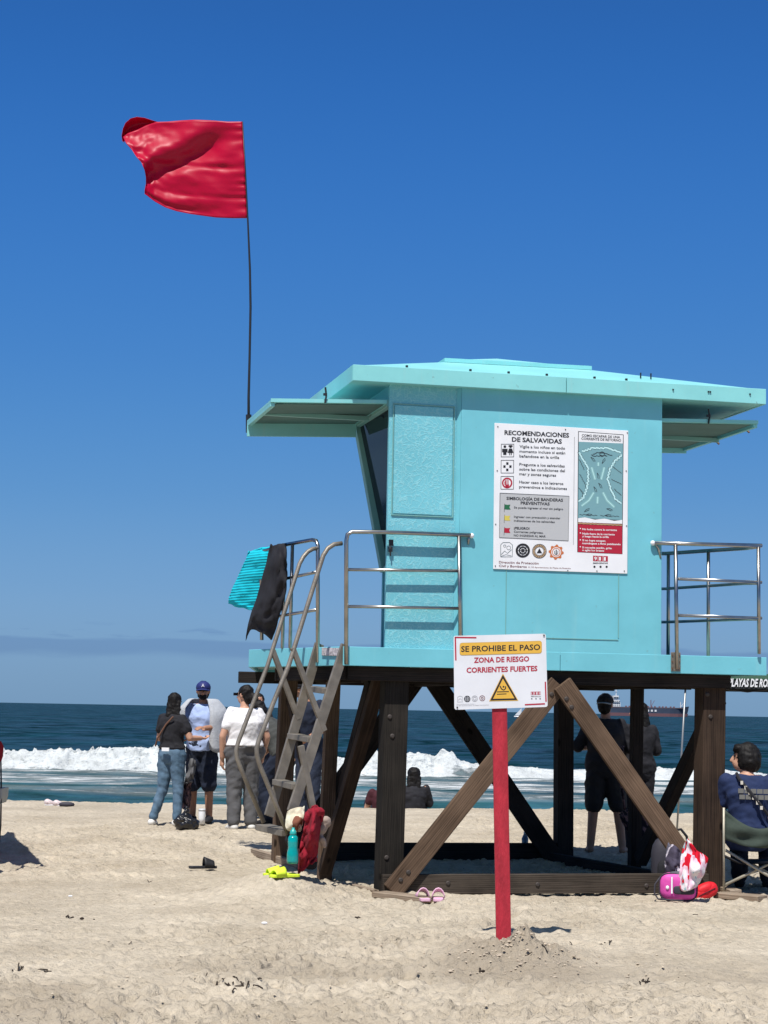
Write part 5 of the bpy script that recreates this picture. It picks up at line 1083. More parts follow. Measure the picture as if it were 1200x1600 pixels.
def shawl(root, M, m):
    P = []
    for i in range(15):
        t_ = i/14; row = []
        for k_ in range(33):
            a = R(-150+k_*9.2)     # round the back, from front-left to front-right
            f = 1.0+0.42*t_+.05*math.sin(k_*1.3+2*t_)*t_
            xx = math.sin(a)*(.13+.165*min(1, t_*2.4)+.02*math.sin(k_*.9)*t_); yy = -math.cos(a)*(.105+.115*min(1, t_*2.2)+.018*math.sin(k_*1.7)*t_)+.02
            drop = .36+.22*max(0, (16-k_)/16)**.7+.06*math.sin(k_*.5)
            zz = 1.490-.03*t_-drop*max(0, t_-.12)**1.15*1.12-.02*math.sin(k_*.8)*t_
            row.append(V((xx, yy, zz)))
        P.append(row)
    o_ = obj('towel', MB().grid(P), m, root, M, smooth=True, solid=.010)
    return o_
shawl(rt, M, M_towg); bpy.data.objects.remove(bpy.data.objects.get('__none__')) if bpy.data.objects.get('__none__') else None
# c: woman in white tee
x, y, z = pos(383, 22.6)
rt, M, j, HM, hr = human('woman in white t-shirt and grey joggers, dark hair in a bun, seen from behind', x, y, z, 22, 1.69, dict(elL=(-.275, -.03, 1.10), wrL=(-.255, .03, .85), elR=(.275, -.02, 1.10), wrR=(.26, .08, .88)), 1.40, 1.42, M_skin2, (38, 0), sleeve=.55, topm=M_wtee, hem=.94, low=(1.9, .024, .014), lowm=M_gpant, shoe=M_shoe, hair='bun')
obj('sunglasses', MB().box(HM((0, .086, .012)), (.13, .014, .034)), M_lens, rt, M, bevel=.004)
# d: stooping man behind the ladder
x, y, z = pos(432, 23.6)
rt, M, j, HM, hr = human('man in dark grey t-shirt stooping with his head bowed, seen behind the ladder rails', x, y, z, 60, 1.70, dict(pelvis=(0, -.14, .87), neck=(0, .16, 1.28), head=(0, .26, 1.38), hipL=(-.088, -.14, .84), hipR=(.088, -.14, .84), kneeL=(-.13, .10, .48), ankL=(-.12, -.02, .09), toeL=(-.14, .14, .03), kneeR=(.13, .06, .48), ankR=(.12, -.10, .09), toeR=(.14, .06, .03), shL=(-.17, .12, 1.23), elL=(-.22, .20, .98), wrL=(-.10, .33, 1.13), shR=(.17, .12, 1.23), elR=(.22, .20, .96), wrR=(.14, .34, .80)), 1.15, 1.1, M_skin, (0, -30), sleeve=.55, topm=M_gtee, hem=.88, low=(1.9, .02, .012), lowm=M_navy, shoe=M_btee, hair='short')
# e: mostly hidden person behind the woman in white
x, y, z = pos(403, 24.6)
human('person in dark clothes mostly hidden behind the woman in the white t-shirt', x, y, z, -150, 1.58, None, 1.0, 1.0, M_skin, (0, 0), sleeve=.6, topm=M_btee, hem=.9, low=(1.9, .016, .01), lowm=M_navy, shoe=M_btee, hair='short')
# f: man in cap behind the ladder
x, y, z = pos(485, 22.2)
rt, M, j, HM, hr = human('man in dark cap, navy t-shirt and jeans standing behind the ladder treads', x, y, z, 128, 1.79, dict(neck=(0, .06, 1.45), head=(0, .12, 1.57), elL=(-.24, -.05, 1.15), wrL=(-.20, .14, 1.04), elR=(.24, -.05, 1.15), wrR=(.14, .16, 1.08)), 1.05, 1.0, M_skin, (-12, -10), sleeve=.6, topm=M_navy, hem=.88, low=(1.9, .014, .008), lowm=mat('dark_denim', (.018, .026, .05), .85, bump=.4), shoe=M_btee, hair='short')
cap(rt, M, HM, hr, M_btee, logo=('B', .04))
# g: two people sitting beyond the crest
x, y, z = pos(649, 28.6)
SIT = dict(pelvis=(0, 0, .10), neck=(0, .04, .60), head=(0, .07, .725), hipL=(-.09, .02, .10), hipR=(.09, .02, .10), kneeL=(-.16, .42, .38), kneeR=(.16, .42, .38), ankL=(-.12, .70, .06), ankR=(.12, .70, .06), toeL=(-.13, .86, .05), toeR=(.13, .86, .05), shL=(-.175, .03, .55), shR=(.175, .03, .55), elL=(-.24, .12, .32), elR=(.24, .12, .32), wrL=(-.16, .34, .36), wrR=(.16, .34, .36))
zs = at(650, 1200, 28.6).z-.86
human('person with long black hair in a black top sitting on the sand, facing the sea', x, y, zs, 2, 1.72, SIT, 1.1, 1.1, M_skin, (0, 0), sleeve=.9, topm=M_btee, hem=.8, low=(1.9, .014, .008), lowm=M_btee, hair='long', head_s=1.12)
x, y, z = pos(602, 28.7)
human('person in maroon top sitting on the sand, mostly hidden by a post', x, y, zs-.06, 8, 1.66, SIT, 1.05, 1.0, M_skin2, (0, 0), sleeve=.5, topm=M_maroon, hem=.8, low=(1.9, .014, .008), lowm=M_navy, hair='short')
# h: man under the tower
x, y, z = pos(946, 20.4)
rt, M, j, HM, hr = human('barefoot man in black t-shirt, shorts and backwards cap standing under the tower', x, y, z, -8, 1.66, dict(elL=(-.30, .0, 1.12), wrL=(-.20, .22, 1.12), elR=(.26, .04, 1.12), wrR=(.16, .25, 1.10), kneeL=(-.12, .01, .49), ankL=(-.15, -.01, .07), toeL=(-.19, .13, .02), kneeR=(.14, .01, .49), ankR=(.19, -.03, .07), toeR=(.24, .10, .02)), 1.30, 1.15, M_skin, (-14, 0), sleeve=.95, topm=M_btee, hem=.84, low=(.92, .020, .018), lowm=mat('black_shorts', (.012, .012, .014), .8, bump=.3), hair='short')
cap(rt, M, HM, hr, M_btee, back=True, brim_m=mat('grey_brim', (.26, .27, .27), .7))
# i: woman behind the thin post
x, y, z = pos(999, 20.9)
rt, M, j, HM, hr = human('person with long dark hair and dark clothes behind the thin post under the tower', x, y, z, 20, 1.57, dict(elR=(.24, .02, 1.12), wrR=(.20, .16, 1.18), elL=(-.24, .02, 1.12), wrL=(-.14, .2, 1.05)), 1.15, 1.1, M_skin, (50, 0), sleeve=.9, topm=M_btee, hem=.84, low=(1.9, .02, .012), lowm=M_btee, shoe=M_btee, hair='long')
# j: seated in the folding chair
x, y, z = pos(1172, 16.4, 0)
CH = Matrix.Translation((x+.04, 16.35, .0)) @ Matrix.Rotation(R(-16), 4, 'Z')
SITC = dict(pelvis=(0, -.10, .50), neck=(0, -.08, 1.02), head=(-.035, -.045, 1.145), hipL=(-.09, -.06, .50), hipR=(.09, -.06, .50), kneeL=(-.12, .38, .50), kneeR=(.12, .38, .50), ankL=(-.12, .42, .09), ankR=(.12, .42, .09), toeL=(-.13, .58, .04), toeR=(.13, .58, .04), shL=(-.185, -.07, .955), shR=(.185, -.07, .955), elL=(-.25, .02, .69), elR=(.25, .02, .69), wrL=(-.16, .26, .62), wrR=(.16, .26, .62))
Mj = Matrix.Translation((x+.01, 16.45, 0))
rt, M, j, HM, hr = human('person with short black hair in a printed navy t-shirt, sitting in the green folding chair', x+.01, 16.5, .0, -16, 1.70, SITC, 1.12, 1.1, M_skin2, (92, 4), sleeve=.7, topm=M_navy2, hem=.8, low=(1.9, .02, .012), lowm=M_navy, shoe=M_btee, hair='bob', head_s=1.10)
pr = MB()
for r0_, n_ in ((.875, 5), (.825, 5)):
    for q_ in range(n_): pr.box((-.045+q_*.052+(.01 if r0_ < .85 else 0), -.243, r0_), (.046, .006, .038))
o = obj('shirt_print', pr, mat('grey_shirt_print', (.15, .15, .14), .9), rt, M); o['kind'] = 'stuff'
st = MB().tube([(-.09, -.165, 1.02), (-.06, -.215, .97), (.03, -.25, .87), (.12, -.26, .76), (.20, -.24, .66)], .014, 6); so_ = obj('bag_strap', st, M_btee, rt, M)
sm_ = MB()
for q_ in range(6):
    t_ = .1+q_*.15; a = V((-.06, -.233, .97)).lerp(V((.16, -.277, .70)), t_); sm_.box(a, (.022, .008, .03))
o = obj('strap_pattern', sm_, mat('cream_print', (.55, .52, .45), .8), rt, M); o['kind'] = 'stuff'
# ================================================================== CHAIR
M_green = mat('green_canvas', (.026, .040, .031), .85, col2=(.045, .062, .048), vs_=6, bump=.4, bs=16); M_frame = mat('cream_tube', (.42, .39, .31), .45, .2, var=.15, vs_=12)
YJ = 16.25
chr_ = thing('folding_chair', 'folding camp chair with sagging dark green canvas back and crossed metal legs at right edge', 'chair', Matrix.Translation((at(1170, 1300, YJ).x, YJ, 0)))
c0 = PM[chr_.name].translation
def cq(px, py, dy=0): p = at(px, py, YJ+dy); return p-c0
P = []
for i in range(9):
    t_ = i/8; row = []
    for k_ in range(25):
        u = k_/24; sag = math.sin(math.pi*u)
        xa = 1133+u*112; yt = 1266+sag*30-u*2; yb_ = 1312+sag*13+u*0
        row.append(cq(xa, yt+(yb_-yt)*t_, -.03+(-.055)*sag+.012*math.sin(u*15+t_*5)+.010*math.sin(t_*9+u*6)))
    P.append(row)
obj('backrest', MB().grid(P), M_green, chr_, smooth=True, solid=.008)
obj('seat', MB().loft([(cq(1133, 1338, .0), (0, .02, 0), (0, 0, .012)), (cq(1150, 1346, .25), (0, .24, 0), (0, 0, .012)), (cq(1215, 1346, .25), (0, .24, 0), (0, 0, .012)), (cq(1243, 1338, 0), (0, .02, 0), (0, 0, .012))], 12), M_btee, chr_, smooth=True)
for a, b in ((cq(1133, 1328, .02), cq(1240, 1392, .02)), (cq(1243, 1330, .06), cq(1130, 1384, .06)), (cq(1133, 1328, .5), cq(1240, 1385, .5)), (cq(1243, 1328, .5), cq(1133, 1384, .5))): obj('leg', MB().tube([a, b], .012, 8), M_frame, chr_, smooth=True)
for px in (1131, 1245): obj('upright', MB().tube([cq(px, 1262, 0), cq(px, 1390, .02)], .010, 8), M_frame if px < 1200 else M_frame, chr_, smooth=True)
for px in (1131, 1245): obj('armrest', MB().box(cq(px, 1300, .27), (.045, .46, .02)), M_btee, chr_, bevel=.005)
# ================================================================== BELONGINGS
def soft(mb_, c, r, e=.6, n=18, m=None): return mb_.ell(c, r, n, m, e)
def gp(px, py): p = G(px, py); p.z = hs_(p.x, p.y); return p
# pink camera-style bag
p = gp(1060, 1412); pk = thing('pink_bag', 'bright pink padded shoulder bag with dark zip pocket, lying against the bottom beam', 'bag', Matrix.Translation(p) @ Matrix.Rotation(R(-10), 4, 'Z'))
M_pink = mat('pink_fabric', (.62, .07, .36), .6, var=.18, vs_=9, bump=.3, bs=30); M_dk = mat('charcoal_fabric', (.035, .033, .045), .7, bump=.2)
k_ = p.y/F
obj('bag_body', soft(MB(), (0, 0, .105), (.155, .085, .110), .55), M_pink, pk, smooth=True)
obj('piping', MB().tube([V((.150*math.copysign(abs(math.cos(a))**.5, math.cos(a)), -.052, .105+.106*math.copysign(abs(math.sin(a))**.5, math.sin(a)))) for a in [i*math.pi/20 for i in range(41)]], .006, 6), M_dk, pk, smooth=True)
obj('pocket', soft(MB(), (.045, -.082, .082), (.085, .014, .034), .5), M_dk, pk, smooth=True); obj('strip', MB().box((-.050, -.092, .12), (.012, .008, .13)), M_white, pk); obj('badge', MB().ell((-.085, -.088, .10), (.014, .006, .016), 10), M_white, pk, smooth=True)
obj('strap', MB().tube([(-.14, -.02, .18), (-.185, -.04, .12), (-.19, -.05, .05), (-.16, -.07, .006), (-.06, -.10, .004), (.04, -.11, .004)], .007, 6), M_dk, pk, smooth=True); obj('top_flap', soft(MB(), (.03, 0, .205), (.10, .06, .018), .6), mat('grey_mesh', (.10, .10, .12), .8), pk, smooth=True)
p = gp(1104, 1406); rb_ = thing('red_pouch', 'bright red padded pouch beside the pink bag at the front right post', 'bag', Matrix.Translation(p) @ Matrix.Rotation(R(14), 4, 'Z') @ Matrix.Rotation(R(-24), 4, 'Y'))
M_red = mat('bright_red_fabric', (.62, .012, .022), .6, bump=.3, bs=30)
obj('bag_body', soft(MB(), (0, 0, .062), (.12, .08, .062), .7), M_red, rb_, smooth=True); obj('pocket', soft(MB(), (.0, -.035, .09), (.080, .045, .045), .8), M_red, rb_, smooth=True); obj('zip', MB().tube([(-.08, -.072, .066), (0, -.086, .070), (.08, -.072, .066)], .004, 6), M_maroon, rb_); obj('tag', MB().box((-.085, -.07, .035), (.025, .006, .035)), M_white, rb_)
def drape(name, label, cat, pts_rows, m, solid=.008, group=None, seed=0, amp=.012, sub=10):
    """cloth through rows of pixel points (px, py, depth); rippled"""
    rows = [[at(*q) for q in r] for r in pts_rows]; c = rows[0][0].copy(); P = []
    def cr(a, n):
        o_ = []
        for i in range(len(a)-1):
            p0 = a[max(i-1, 0)]; p1, p2 = a[i], a[i+1]; p3 = a[min(i+2, len(a)-1)]
            for k_ in range(n):
                t_ = k_/n; o_.append(.5*((2*p1)+(p2-p0)*t_+(2*p0-5*p1+4*p2-p3)*t_*t_+(3*p1-p0-3*p2+p3)*t_**3))
        return o_+[a[-1]]
    R1 = [cr(r, sub) for r in rows]; C1 = [cr([r[i] for r in R1], sub) for i in range(len(R1[0]))]
    for i, col in enumerate(C1):
        P.append([q+V((0, amp*2.2*float(fbm(i*.22, k2*.13, seed+90, 3)), amp*.5*float(vnoise(i*.3, k2*.3, seed+95)))) - c for k2, q in enumerate(col)])
    o_ = obj(name, MB().grid(P), m, None, Matrix.Translation(c), smooth=True, solid=solid)
    tag(o_, label, cat, group); return o_
# striped red / pink / white beach towel at right front post
def towel_mat(name, cols, scale, kind='noise'):
    m = bpy.data.materials.new(name); m.use_nodes = True; t = m.node_tree; b = t.nodes['Principled BSDF']; b.inputs['Roughness'].default_value = .95; b.inputs['Specular IOR Level'].default_value = .1
    tc = N(t, 'ShaderNodeTexCoord'); n = N(t, 'ShaderNodeTexNoise') if kind == 'noise' else N(t, 'ShaderNodeTexWave')
    n.inputs['Scale'].default_value = scale; n.inputs['Detail'].default_value = 2.5
    if kind != 'noise': n.bands_direction = 'Z'; n.inputs['Distortion'].default_value = .6
    mp = N(t, 'ShaderNodeMapping'); mp.inputs['Scale'].default_value = (1.25, 1, .5); mp.inputs['Rotation'].default_value = (0, .35, 0); t.links.new(tc.outputs['Object'], mp.inputs[0]); t.links.new(mp.outputs[0], n.inputs[0]); r = N(t, 'ShaderNodeValToRGB'); r.color_ramp.interpolation = 'CONSTANT' if kind == 'noise' else 'LINEAR'
    while len(r.color_ramp.elements) < len(cols): r.color_ramp.elements.new(.5)
    for e, (p_, c) in zip(r.color_ramp.elements, cols): e.position = p_; e.color = (*c, 1)
    t.links.new(n.outputs[0] if kind == 'noise' else n.outputs[1], r.inputs[0]); t.links.new(r.outputs[0], b.inputs['Base Color'])
    n2 = N(t, 'ShaderNodeTexNoise'); n2.inputs['Scale'].default_value = 140; t.links.new(tc.outputs['Object'], n2.inputs[0]); bp = N(t, 'ShaderNodeBump'); bp.inputs['Strength'].default_value = .6; bp.inputs['Distance'].default_value = .004; t.links.new(n2.outputs[0], bp.inputs['Height']); t.links.new(bp.outputs[0], b.inputs['Normal']); return m
M_tw = towel_mat('patterned_towel', [(0, (.60, .012, .03)), (.47, (.75, .50, .60)), (.54, (.78, .72, .74)), (.60, (.30, .55, .60)), (.62, (.62, .02, .04))], 9.0)
YT = 15.62
drape('beach_towel', 'crumpled red, pink and white patterned towel hanging at the foot of the front right post', 'towel', [[(1073, 1310, YT), (1064, 1345, YT-.02), (1058, 1385, YT-.03)], [(1080, 1318, YT-.08), (1076, 1350, YT-.12), (1068, 1392, YT-.10)], [(1090, 1330, YT-.05), (1086, 1360, YT-.14), (1081, 1388, YT-.10)], [(1107, 1342, YT-.03), (1099, 1366, YT-.08), (1090, 1384, YT-.06)]], M_tw, .012, seed=3, amp=.03)
M_lilac = towel_mat('grey_lilac_cloth', [(0, (.07, .06, .09)), (.52, (.55, .50, .56)), (.60, (.12, .12, .16))], 9.0)
drape('bundled_cloth', 'grey and white bundled cloth behind the diagonal brace near the patterned towel', 'cloth', [[(1044, 1318, 16.1), (1040, 1345, 16.05), (1042, 1366, 16)], [(1056, 1322, 16), (1054, 1345, 15.9), (1054, 1368, 15.9)], [(1068, 1338, 16), (1066, 1352, 15.92), (1064, 1370, 15.9)]], M_lilac, .012, seed=5, amp=.04)
# backpack in the shade
p = gp(1045, 1352); p = V((at(1046, 1300, 16.9).x, 16.9, 0)); bp_ = thing('backpack', 'dark backpack standing in the shade behind the right brace, its loop handle showing', 'backpack', Matrix.Translation(p))
obj('bag_body', soft(MB(), (0, 0, .22), (.16, .11, .23), .65), M_dk, bp_, smooth=True); obj('pocket', soft(MB(), (0, -.10, .15), (.12, .05, .11), .6), M_btee, bp_, smooth=True)
obj('handle', MB().tube([(.02, 0, .43), (.05, 0, .50), (.10, 0, .51), (.15, 0, .45), (.165, 0, .34)], .012, 8), M_btee, bp_, smooth=True); obj('strap', MB().tube([(-.08, .10, .42), (-.10, .15, .25), (-.08, .11, .06)], .02, 6), M_btee, bp_, smooth=True)
# floral bag
M_flo = towel_mat('floral_fabric', [(0, (.02, .015, .02)), (.47, (.10, .065, .07)), (.56, (.22, .13, .13)), (.62, (.04, .03, .035))], 22.0)
hb_ = at(996, 1284, 19.6); fbg = thing('floral_bag', 'dark patterned shoulder bag hanging at an angle by the thin post under the tower', 'bag', Matrix.Translation(hb_) @ Matrix.Rotation(R(-32), 4, 'Y'))
obj('bag_body', soft(MB(), (0, 0, 0), (.14, .07, .17), .45), M_flo, fbg, smooth=True); obj('strap', MB().tube([(-.05, 0, .16), (.06, -.02, .42), (.16, 0, .60), (.28, .05, .72)], .014, 6), M_flo, fbg, smooth=True); obj('top_trim', MB().tube([(-.12, 0, .15), (0, -.04, .165), (.12, 0, .15)], .010, 6), M_btee, fbg, smooth=True)
# items at the ladder foot
def bottle(name, label, px, py, m, prof, capm, caprof, Y=None):
    p = gp(px, py) if Y is None else V((at(px, py, Y).x, Y, at(px, py, Y).z))
    t_ = thing(name, label, 'bottle', Matrix.Translation(p)); obj('bottle_body', MB().lathe(prof), m, t_, smooth=True); obj('lid', MB().lathe(caprof), capm, t_, smooth=True); return t_
M_tq = mat('turquoise_plastic', (.0, .30, .30), .12, spec=.6, var=.15, vs_=20)
bt_ = bottle('water_bottle', 'turquoise plastic sports bottle standing beside the red towel at the ladder foot', 457, 1349, M_tq, [(.042, 0), (.046, .02), (.044, .08), (.036, .12), (.040, .16), (.038, .20), (.026, .215)], mat('teal_lid', (.03, .36, .34), .3), [(.026, .214), (.027, .235), (.020, .255), (.012, .26), (.010, .275)], Y=15.12)
bottle('tumbler', 'plain white cylindrical tumbler standing on the sand next to the black bag', 315, 1292, M_white, [(.036, -.01), (.040, .06), (.041, .14), (.040, .145)], mat('pale_lid', (.62, .64, .66), .3), [(.042, .144), (.042, .165), (.038, .17), (.02, .172)])
bottle('clear_bottle', 'small blue tinted water bottle in the shade under the tower beside the rear beam', 820, 1334, mat('bluish_plastic', (.08, .14, .22), .15, spec=.6), [(.034, 0), (.036, .03), (.034, .09), (.036, .14), (.014, .19)], M_white, [(.015, .189), (.015, .21), (.010, .212)])
YL = 15.3
M_cr = mat('crimson_towel', (.24, .005, .018), .95, var=.12, vs_=20, bump=.6, bs=80)
drape('crimson_towel', 'dark red towel bunched and hanging down beside the turquoise bottle', 'towel', [[(480, 1270, YL), (474, 1300, YL-.05), (468, 1330, YL-.03), (466, 1362, YL)], [(489, 1258, YL-.12), (484, 1295, YL-.18), (476, 1330, YL-.08), (469, 1364, YL-.03)], [(498, 1264, YL-.08), (490, 1296, YL-.20), (488, 1325, YL-.12), (484, 1350, YL-.04)], [(506, 1276, YL), (499, 1300, YL-.04), (496, 1325, YL-.02), (494, 1345, YL)]], M_cr, .014, seed=7, amp=.05)
bake('rolled_towel', MB().caps(at(482, 1274, YL-.05), at(500, 1268, YL-.10), .040, .036).caps(at(480, 1280, YL-.1), at(494, 1268, YL-.14), .030, .034), M_cr, None, Matrix(), .012, 3, .014, .06)
tag(bpy.data.objects['rolled_towel'], 'rolled crimson towel lying on top of the hanging dark red towel', 'towel')
M_beige = mat('beige_cloth', (.32, .25, .21), .9, var=.1, vs_=12, bump=.5, bs=40)
bake('beige_garment', MB().caps(at(499, 1296, YL+.02), at(507, 1285, YL+.03), .05, .05).caps(at(503, 1310, YL+.0), at(506, 1322, YL+.02), .028, .02), M_beige, None, Matrix(), .012, 3, .018, .05)
tag(bpy.data.objects['beige_garment'], 'beige garment bunched between the red towel and the leaning brown leg', 'clothing')
M_mag = towel_mat('printed_carrier', [(0, (.20, .08, .05)), (.40, (.62, .56, .42)), (.58, (.66, .64, .50)), (.66, (.32, .46, .28))], 7.5)
drape('carrier_bag', 'cream printed carrier bag with brown and green picture wedged at the ladder foot', 'bag', [[(449, 1268, YL+.05), (446, 1290, YL), (452, 1298, YL)], [(462, 1262, YL), (462, 1285, YL-.05), (464, 1300, YL-.02)], [(476, 1260, YL+.03), (474, 1280, YL), (470, 1298, YL)]], M_mag, .01, seed=9, amp=.02)
bake('dark_shopping_bag', MB().caps(at(457, 1310, YL+.08), at(470, 1312, YL+.08), .06, .055).caps(at(462, 1330, YL+.08), at(486, 1348, YL+.08), .07, .06), M_btee, None, Matrix(), .014, 3, .02, .06)
tag(bpy.data.objects['dark_shopping_bag'], 'dark crumpled bag slumped behind the turquoise bottle', 'bag')
# black bag beside the tumbler, jacket in the woman's hand
M_bin = mat('black_plastic', (.012, .012, .014), .22, spec=.6, bump=.9, bs=26)
p = gp(290, 1296); pbm = MB().caps(p+V((-.06, 0, .07)), p+V((.07, 0, .06)), .085, .08).caps(p+V((0, 0, .12)), p+V((.0, 0, .24)), .055, .02)
bake('plastic_bag', pbm, M_bin, None, Matrix(), .012, 2, .035, .05); tag(bpy.data.objects['plastic_bag'], 'shiny black plastic bag on the sand between the couple, left of the white tumbler', 'bag')
drape('grey_jacket', 'grey jacket dangling between the woman in jeans and the man in the towel', 'jacket', [[(296, 1180, 22.95), (292, 1205, 22.9), (288, 1224, 22.9)], [(302, 1182, 22.88), (298, 1206, 22.82), (293, 1224, 22.85)], [(306, 1195, 22.9), (303, 1212, 22.9), (300, 1222, 22.9)]], M_gpant, .012, seed=11, amp=.05)
drape('patterned_wrap', 'brown camouflage patterned cloth hanging below the grey jacket', 'cloth', [[(285, 1222, 23.1), (284, 1245, 23.1), (283, 1262, 23.1)], [(293, 1222, 23.0), (292, 1245, 23.0), (290, 1264, 23.0)], [(299, 1222, 23.1), (298, 1245, 23.1), (296, 1262, 23.1)]], M_flo, .012, seed=12, amp=.04)
# sandals
def sandal(mb_, mb2, c, a, ln, wd, hgt):
    rot = Matrix.Rotation(a, 3, 'Z')
    prof = [(-.5, .28), (-.42, .40), (-.2, .38), (.05, .36), (.28, .46), (.44, .38), (.5, .18)]
    P = [(x*ln, w_*wd) for x, w_ in prof]+[(x*ln, -w_*wd) for x, w_ in reversed(prof)]
    mb_.prism([V(c)+rot @ V((x, y_, 0)) for x, y_ in P], (0, 0, .022))
    G_ = []
    for i in range(6):
        row = []
        for k2 in range(9):
            an = math.pi*k2/8; row.append(V(c)+rot @ V((ln*(.02+.36*i/5), math.cos(an)*wd*.48, .02+math.sin(an)*hgt*(1-.45*i/5))))
        G_.append(row)
    mb2.grid(G_)
def pair(label, px, py, m, a, sp_, ln=.25, group=None, cat='sandals', one=False, m2=None, hgt=.06):
    p = gp(px, py); t_ = thing('sandals', label, cat, Matrix.Translation(p+V((0, 0, .012))))
    for s_ in ((-1, 1) if not one else (0,)):
        A_ = MB(); B_ = MB(); sandal(A_, B_, (math.sin(a)*-s_*sp_, math.cos(a)*s_*sp_, 0), a+s_*.12, ln, .10, hgt)
        so = obj('sole', A_, m, t_, bevel=.004); obj('upper', B_, m2 or m, so, PM[t_.name], smooth=True, solid=.008)
    return t_
M_lime = mat('lime_foam', (.62, .80, .04), .6, bump=.2); M_pk2 = mat('pale_pink_foam', (.70, .42, .55), .6, bump=.2); M_blk = mat('black_rubber', (.015, .015, .018), .6)
pair('pair of lime green slides on the sand below the turquoise bottle', 440, 1372, M_lime, R(205), .055)
pair('pair of pale pink clogs with dark insides beside the flat plank at the front beam', 673, 1414, M_pk2, R(95), .058, .20, hgt=.075)
pair('single black slide lying alone on the open sand left of the tower', 317, 1361, M_blk, R(20), 0, .26, one=True, hgt=.085)
# shoes by the crest
for px, lab in ((76, 'left one of two white trainers on the sand crest at far left'), (90, 'right one of two white trainers on the sand crest at far left')):
    p = at(px, 1262, 26.6); p.z = hs_(p.x, 26.6); t_ = thing('trainer', lab, 'shoe', Matrix.Translation(p), 'white trainers on the sand crest')
    obj('upper', MB().caps((-.02, 0, .045), (.03, 0, .035), .045, .034), mat('whitish_trainer', (.62, .52, .52), .7, var=.4, vs_=30), t_, smooth=True); obj('sole', MB().box((.005, 0, .006), (.12, .07, .012)), M_white, t_, bevel=.008)
p = at(104, 1264, 26.5); p.z = hs_(p.x, 26.5); o = obj('dark_cloth', MB().ell((0, 0, .02), (.11, .06, .035), 12, None, .8), M_dk, None, Matrix.Translation(p), smooth=True); tag(o, 'small dark cloth on the sand crest right of the white trainers', 'cloth')
# towels over the left rail
def ep(px, py, o_=0.02): q = TM @ edge_hit(px, py, 0); return (px, py, q.y-o_)
M_ttow = mat('turquoise_towel', (.0, .40, .50), .95, col2=(.0, .50, .62), vs_=9, bump=.45, bs=1)
t = M_ttow.node_tree; wv = N(t, 'ShaderNodeTexWave', bands_direction='Z'); wv.inputs['Scale'].default_value = 13; wv.inputs['Distortion'].default_value = .4; tcn = N(t, 'ShaderNodeTexCoord'); t.links.new(tcn.outputs['Object'], wv.inputs[0])
bpn = [n for n in t.nodes if n.type == 'BUMP'][0]; t.links.new(wv.outputs[1], bpn.inputs['Height']); bpn.inputs['Distance'].default_value = .008
ra_ = N(t, 'ShaderNodeValToRGB'); ra_.color_ramp.elements[0].color = (0, .40, .50, 1); ra_.color_ramp.elements[1].color = (0, .50, .62, 1); ra_.color_ramp.elements[1].position = .5; t.links.new(wv.outputs[1], ra_.inputs[0]); t.links.new(ra_.outputs[0], t.nodes['Principled BSDF'].inputs['Base Color'])
drape('turquoise_towel', 'ribbed turquoise towel blown sideways over the left railing', 'towel', [[ep(423, 853), ep(421, 880), ep(415, 915), ep(406, 945), ep(397, 954)], [ep(408, 855, .03), ep(404, 882, .04), ep(398, 915, .05), ep(390, 940, .05), ep(380, 950, .04)], [ep(390, 861, .03), ep(386, 885, .06), ep(379, 912, .08), ep(371, 935, .08), ep(366, 946, .06)], [ep(390, 862, .02), ep(379, 886, .02), ep(368, 910, .04), ep(360, 930, .04), ep(357, 942, .03)]], M_ttow, .010, seed=13, amp=.03, sub=7)
drape('black_jacket', 'black long sleeved jacket hung over the left railing right of the turquoise towel', 'jacket', [[ep(424, 851, .06), ep(415, 885, .06), ep(404, 930, .06), ep(392, 965, .06), ep(384, 1000, .06)], [ep(432, 850, .10), ep(426, 890, .14), ep(414, 935, .14), ep(402, 965, .12), ep(392, 984, .08)], [ep(440, 850, .12), ep(437, 890, .18), ep(430, 935, .18), ep(418, 970, .14), ep(410, 988, .08)], [ep(447, 852, .10), ep(448, 890, .12), ep(446, 925, .12), ep(436, 965, .1), ep(424, 1000, .06)]], M_btee, .014, seed=14, amp=.06, sub=7)
# left edge: red chair corner just entering the frame
YE = 19.0; p = at(-26, 1250, YE)
ec = thing('red_beach_chair', 'red backed folding beach chair just entering the left edge of the view', 'chair', Matrix.Translation((p.x, YE, 0)))
e0 = PM[ec.name].translation; eq = lambda px, py, dy=0: at(px, py, YE+dy)-e0
obj('backrest', MB().prism([eq(-50, 1158), eq(1, 1158), eq(5, 1166), eq(4, 1182), eq(1, 1190), eq(-50, 1190)], (0, .03, 0)), mat('deep_red_canvas', (.30, .01, .02), .8, bump=.3), ec, bevel=.004)
for px in (1, -48): obj('upright', MB().tube([eq(px, 1180, .01), eq(px+1, 1232, .01), eq(px, 1290, .05), eq(px-4, 1335, .05)], .009, 6), M_iron, ec, smooth=True)
obj('seat', MB().prism([eq(-50, 1232, -.02), eq(3, 1232, -.02), eq(2, 1246, -.02), eq(-1, 1256, -.02), eq(-50, 1256, -.02)], (0, .35, 0)), mat('pale_canvas', (.45, .45, .40), .8, bump=.3), ec, bevel=.004)
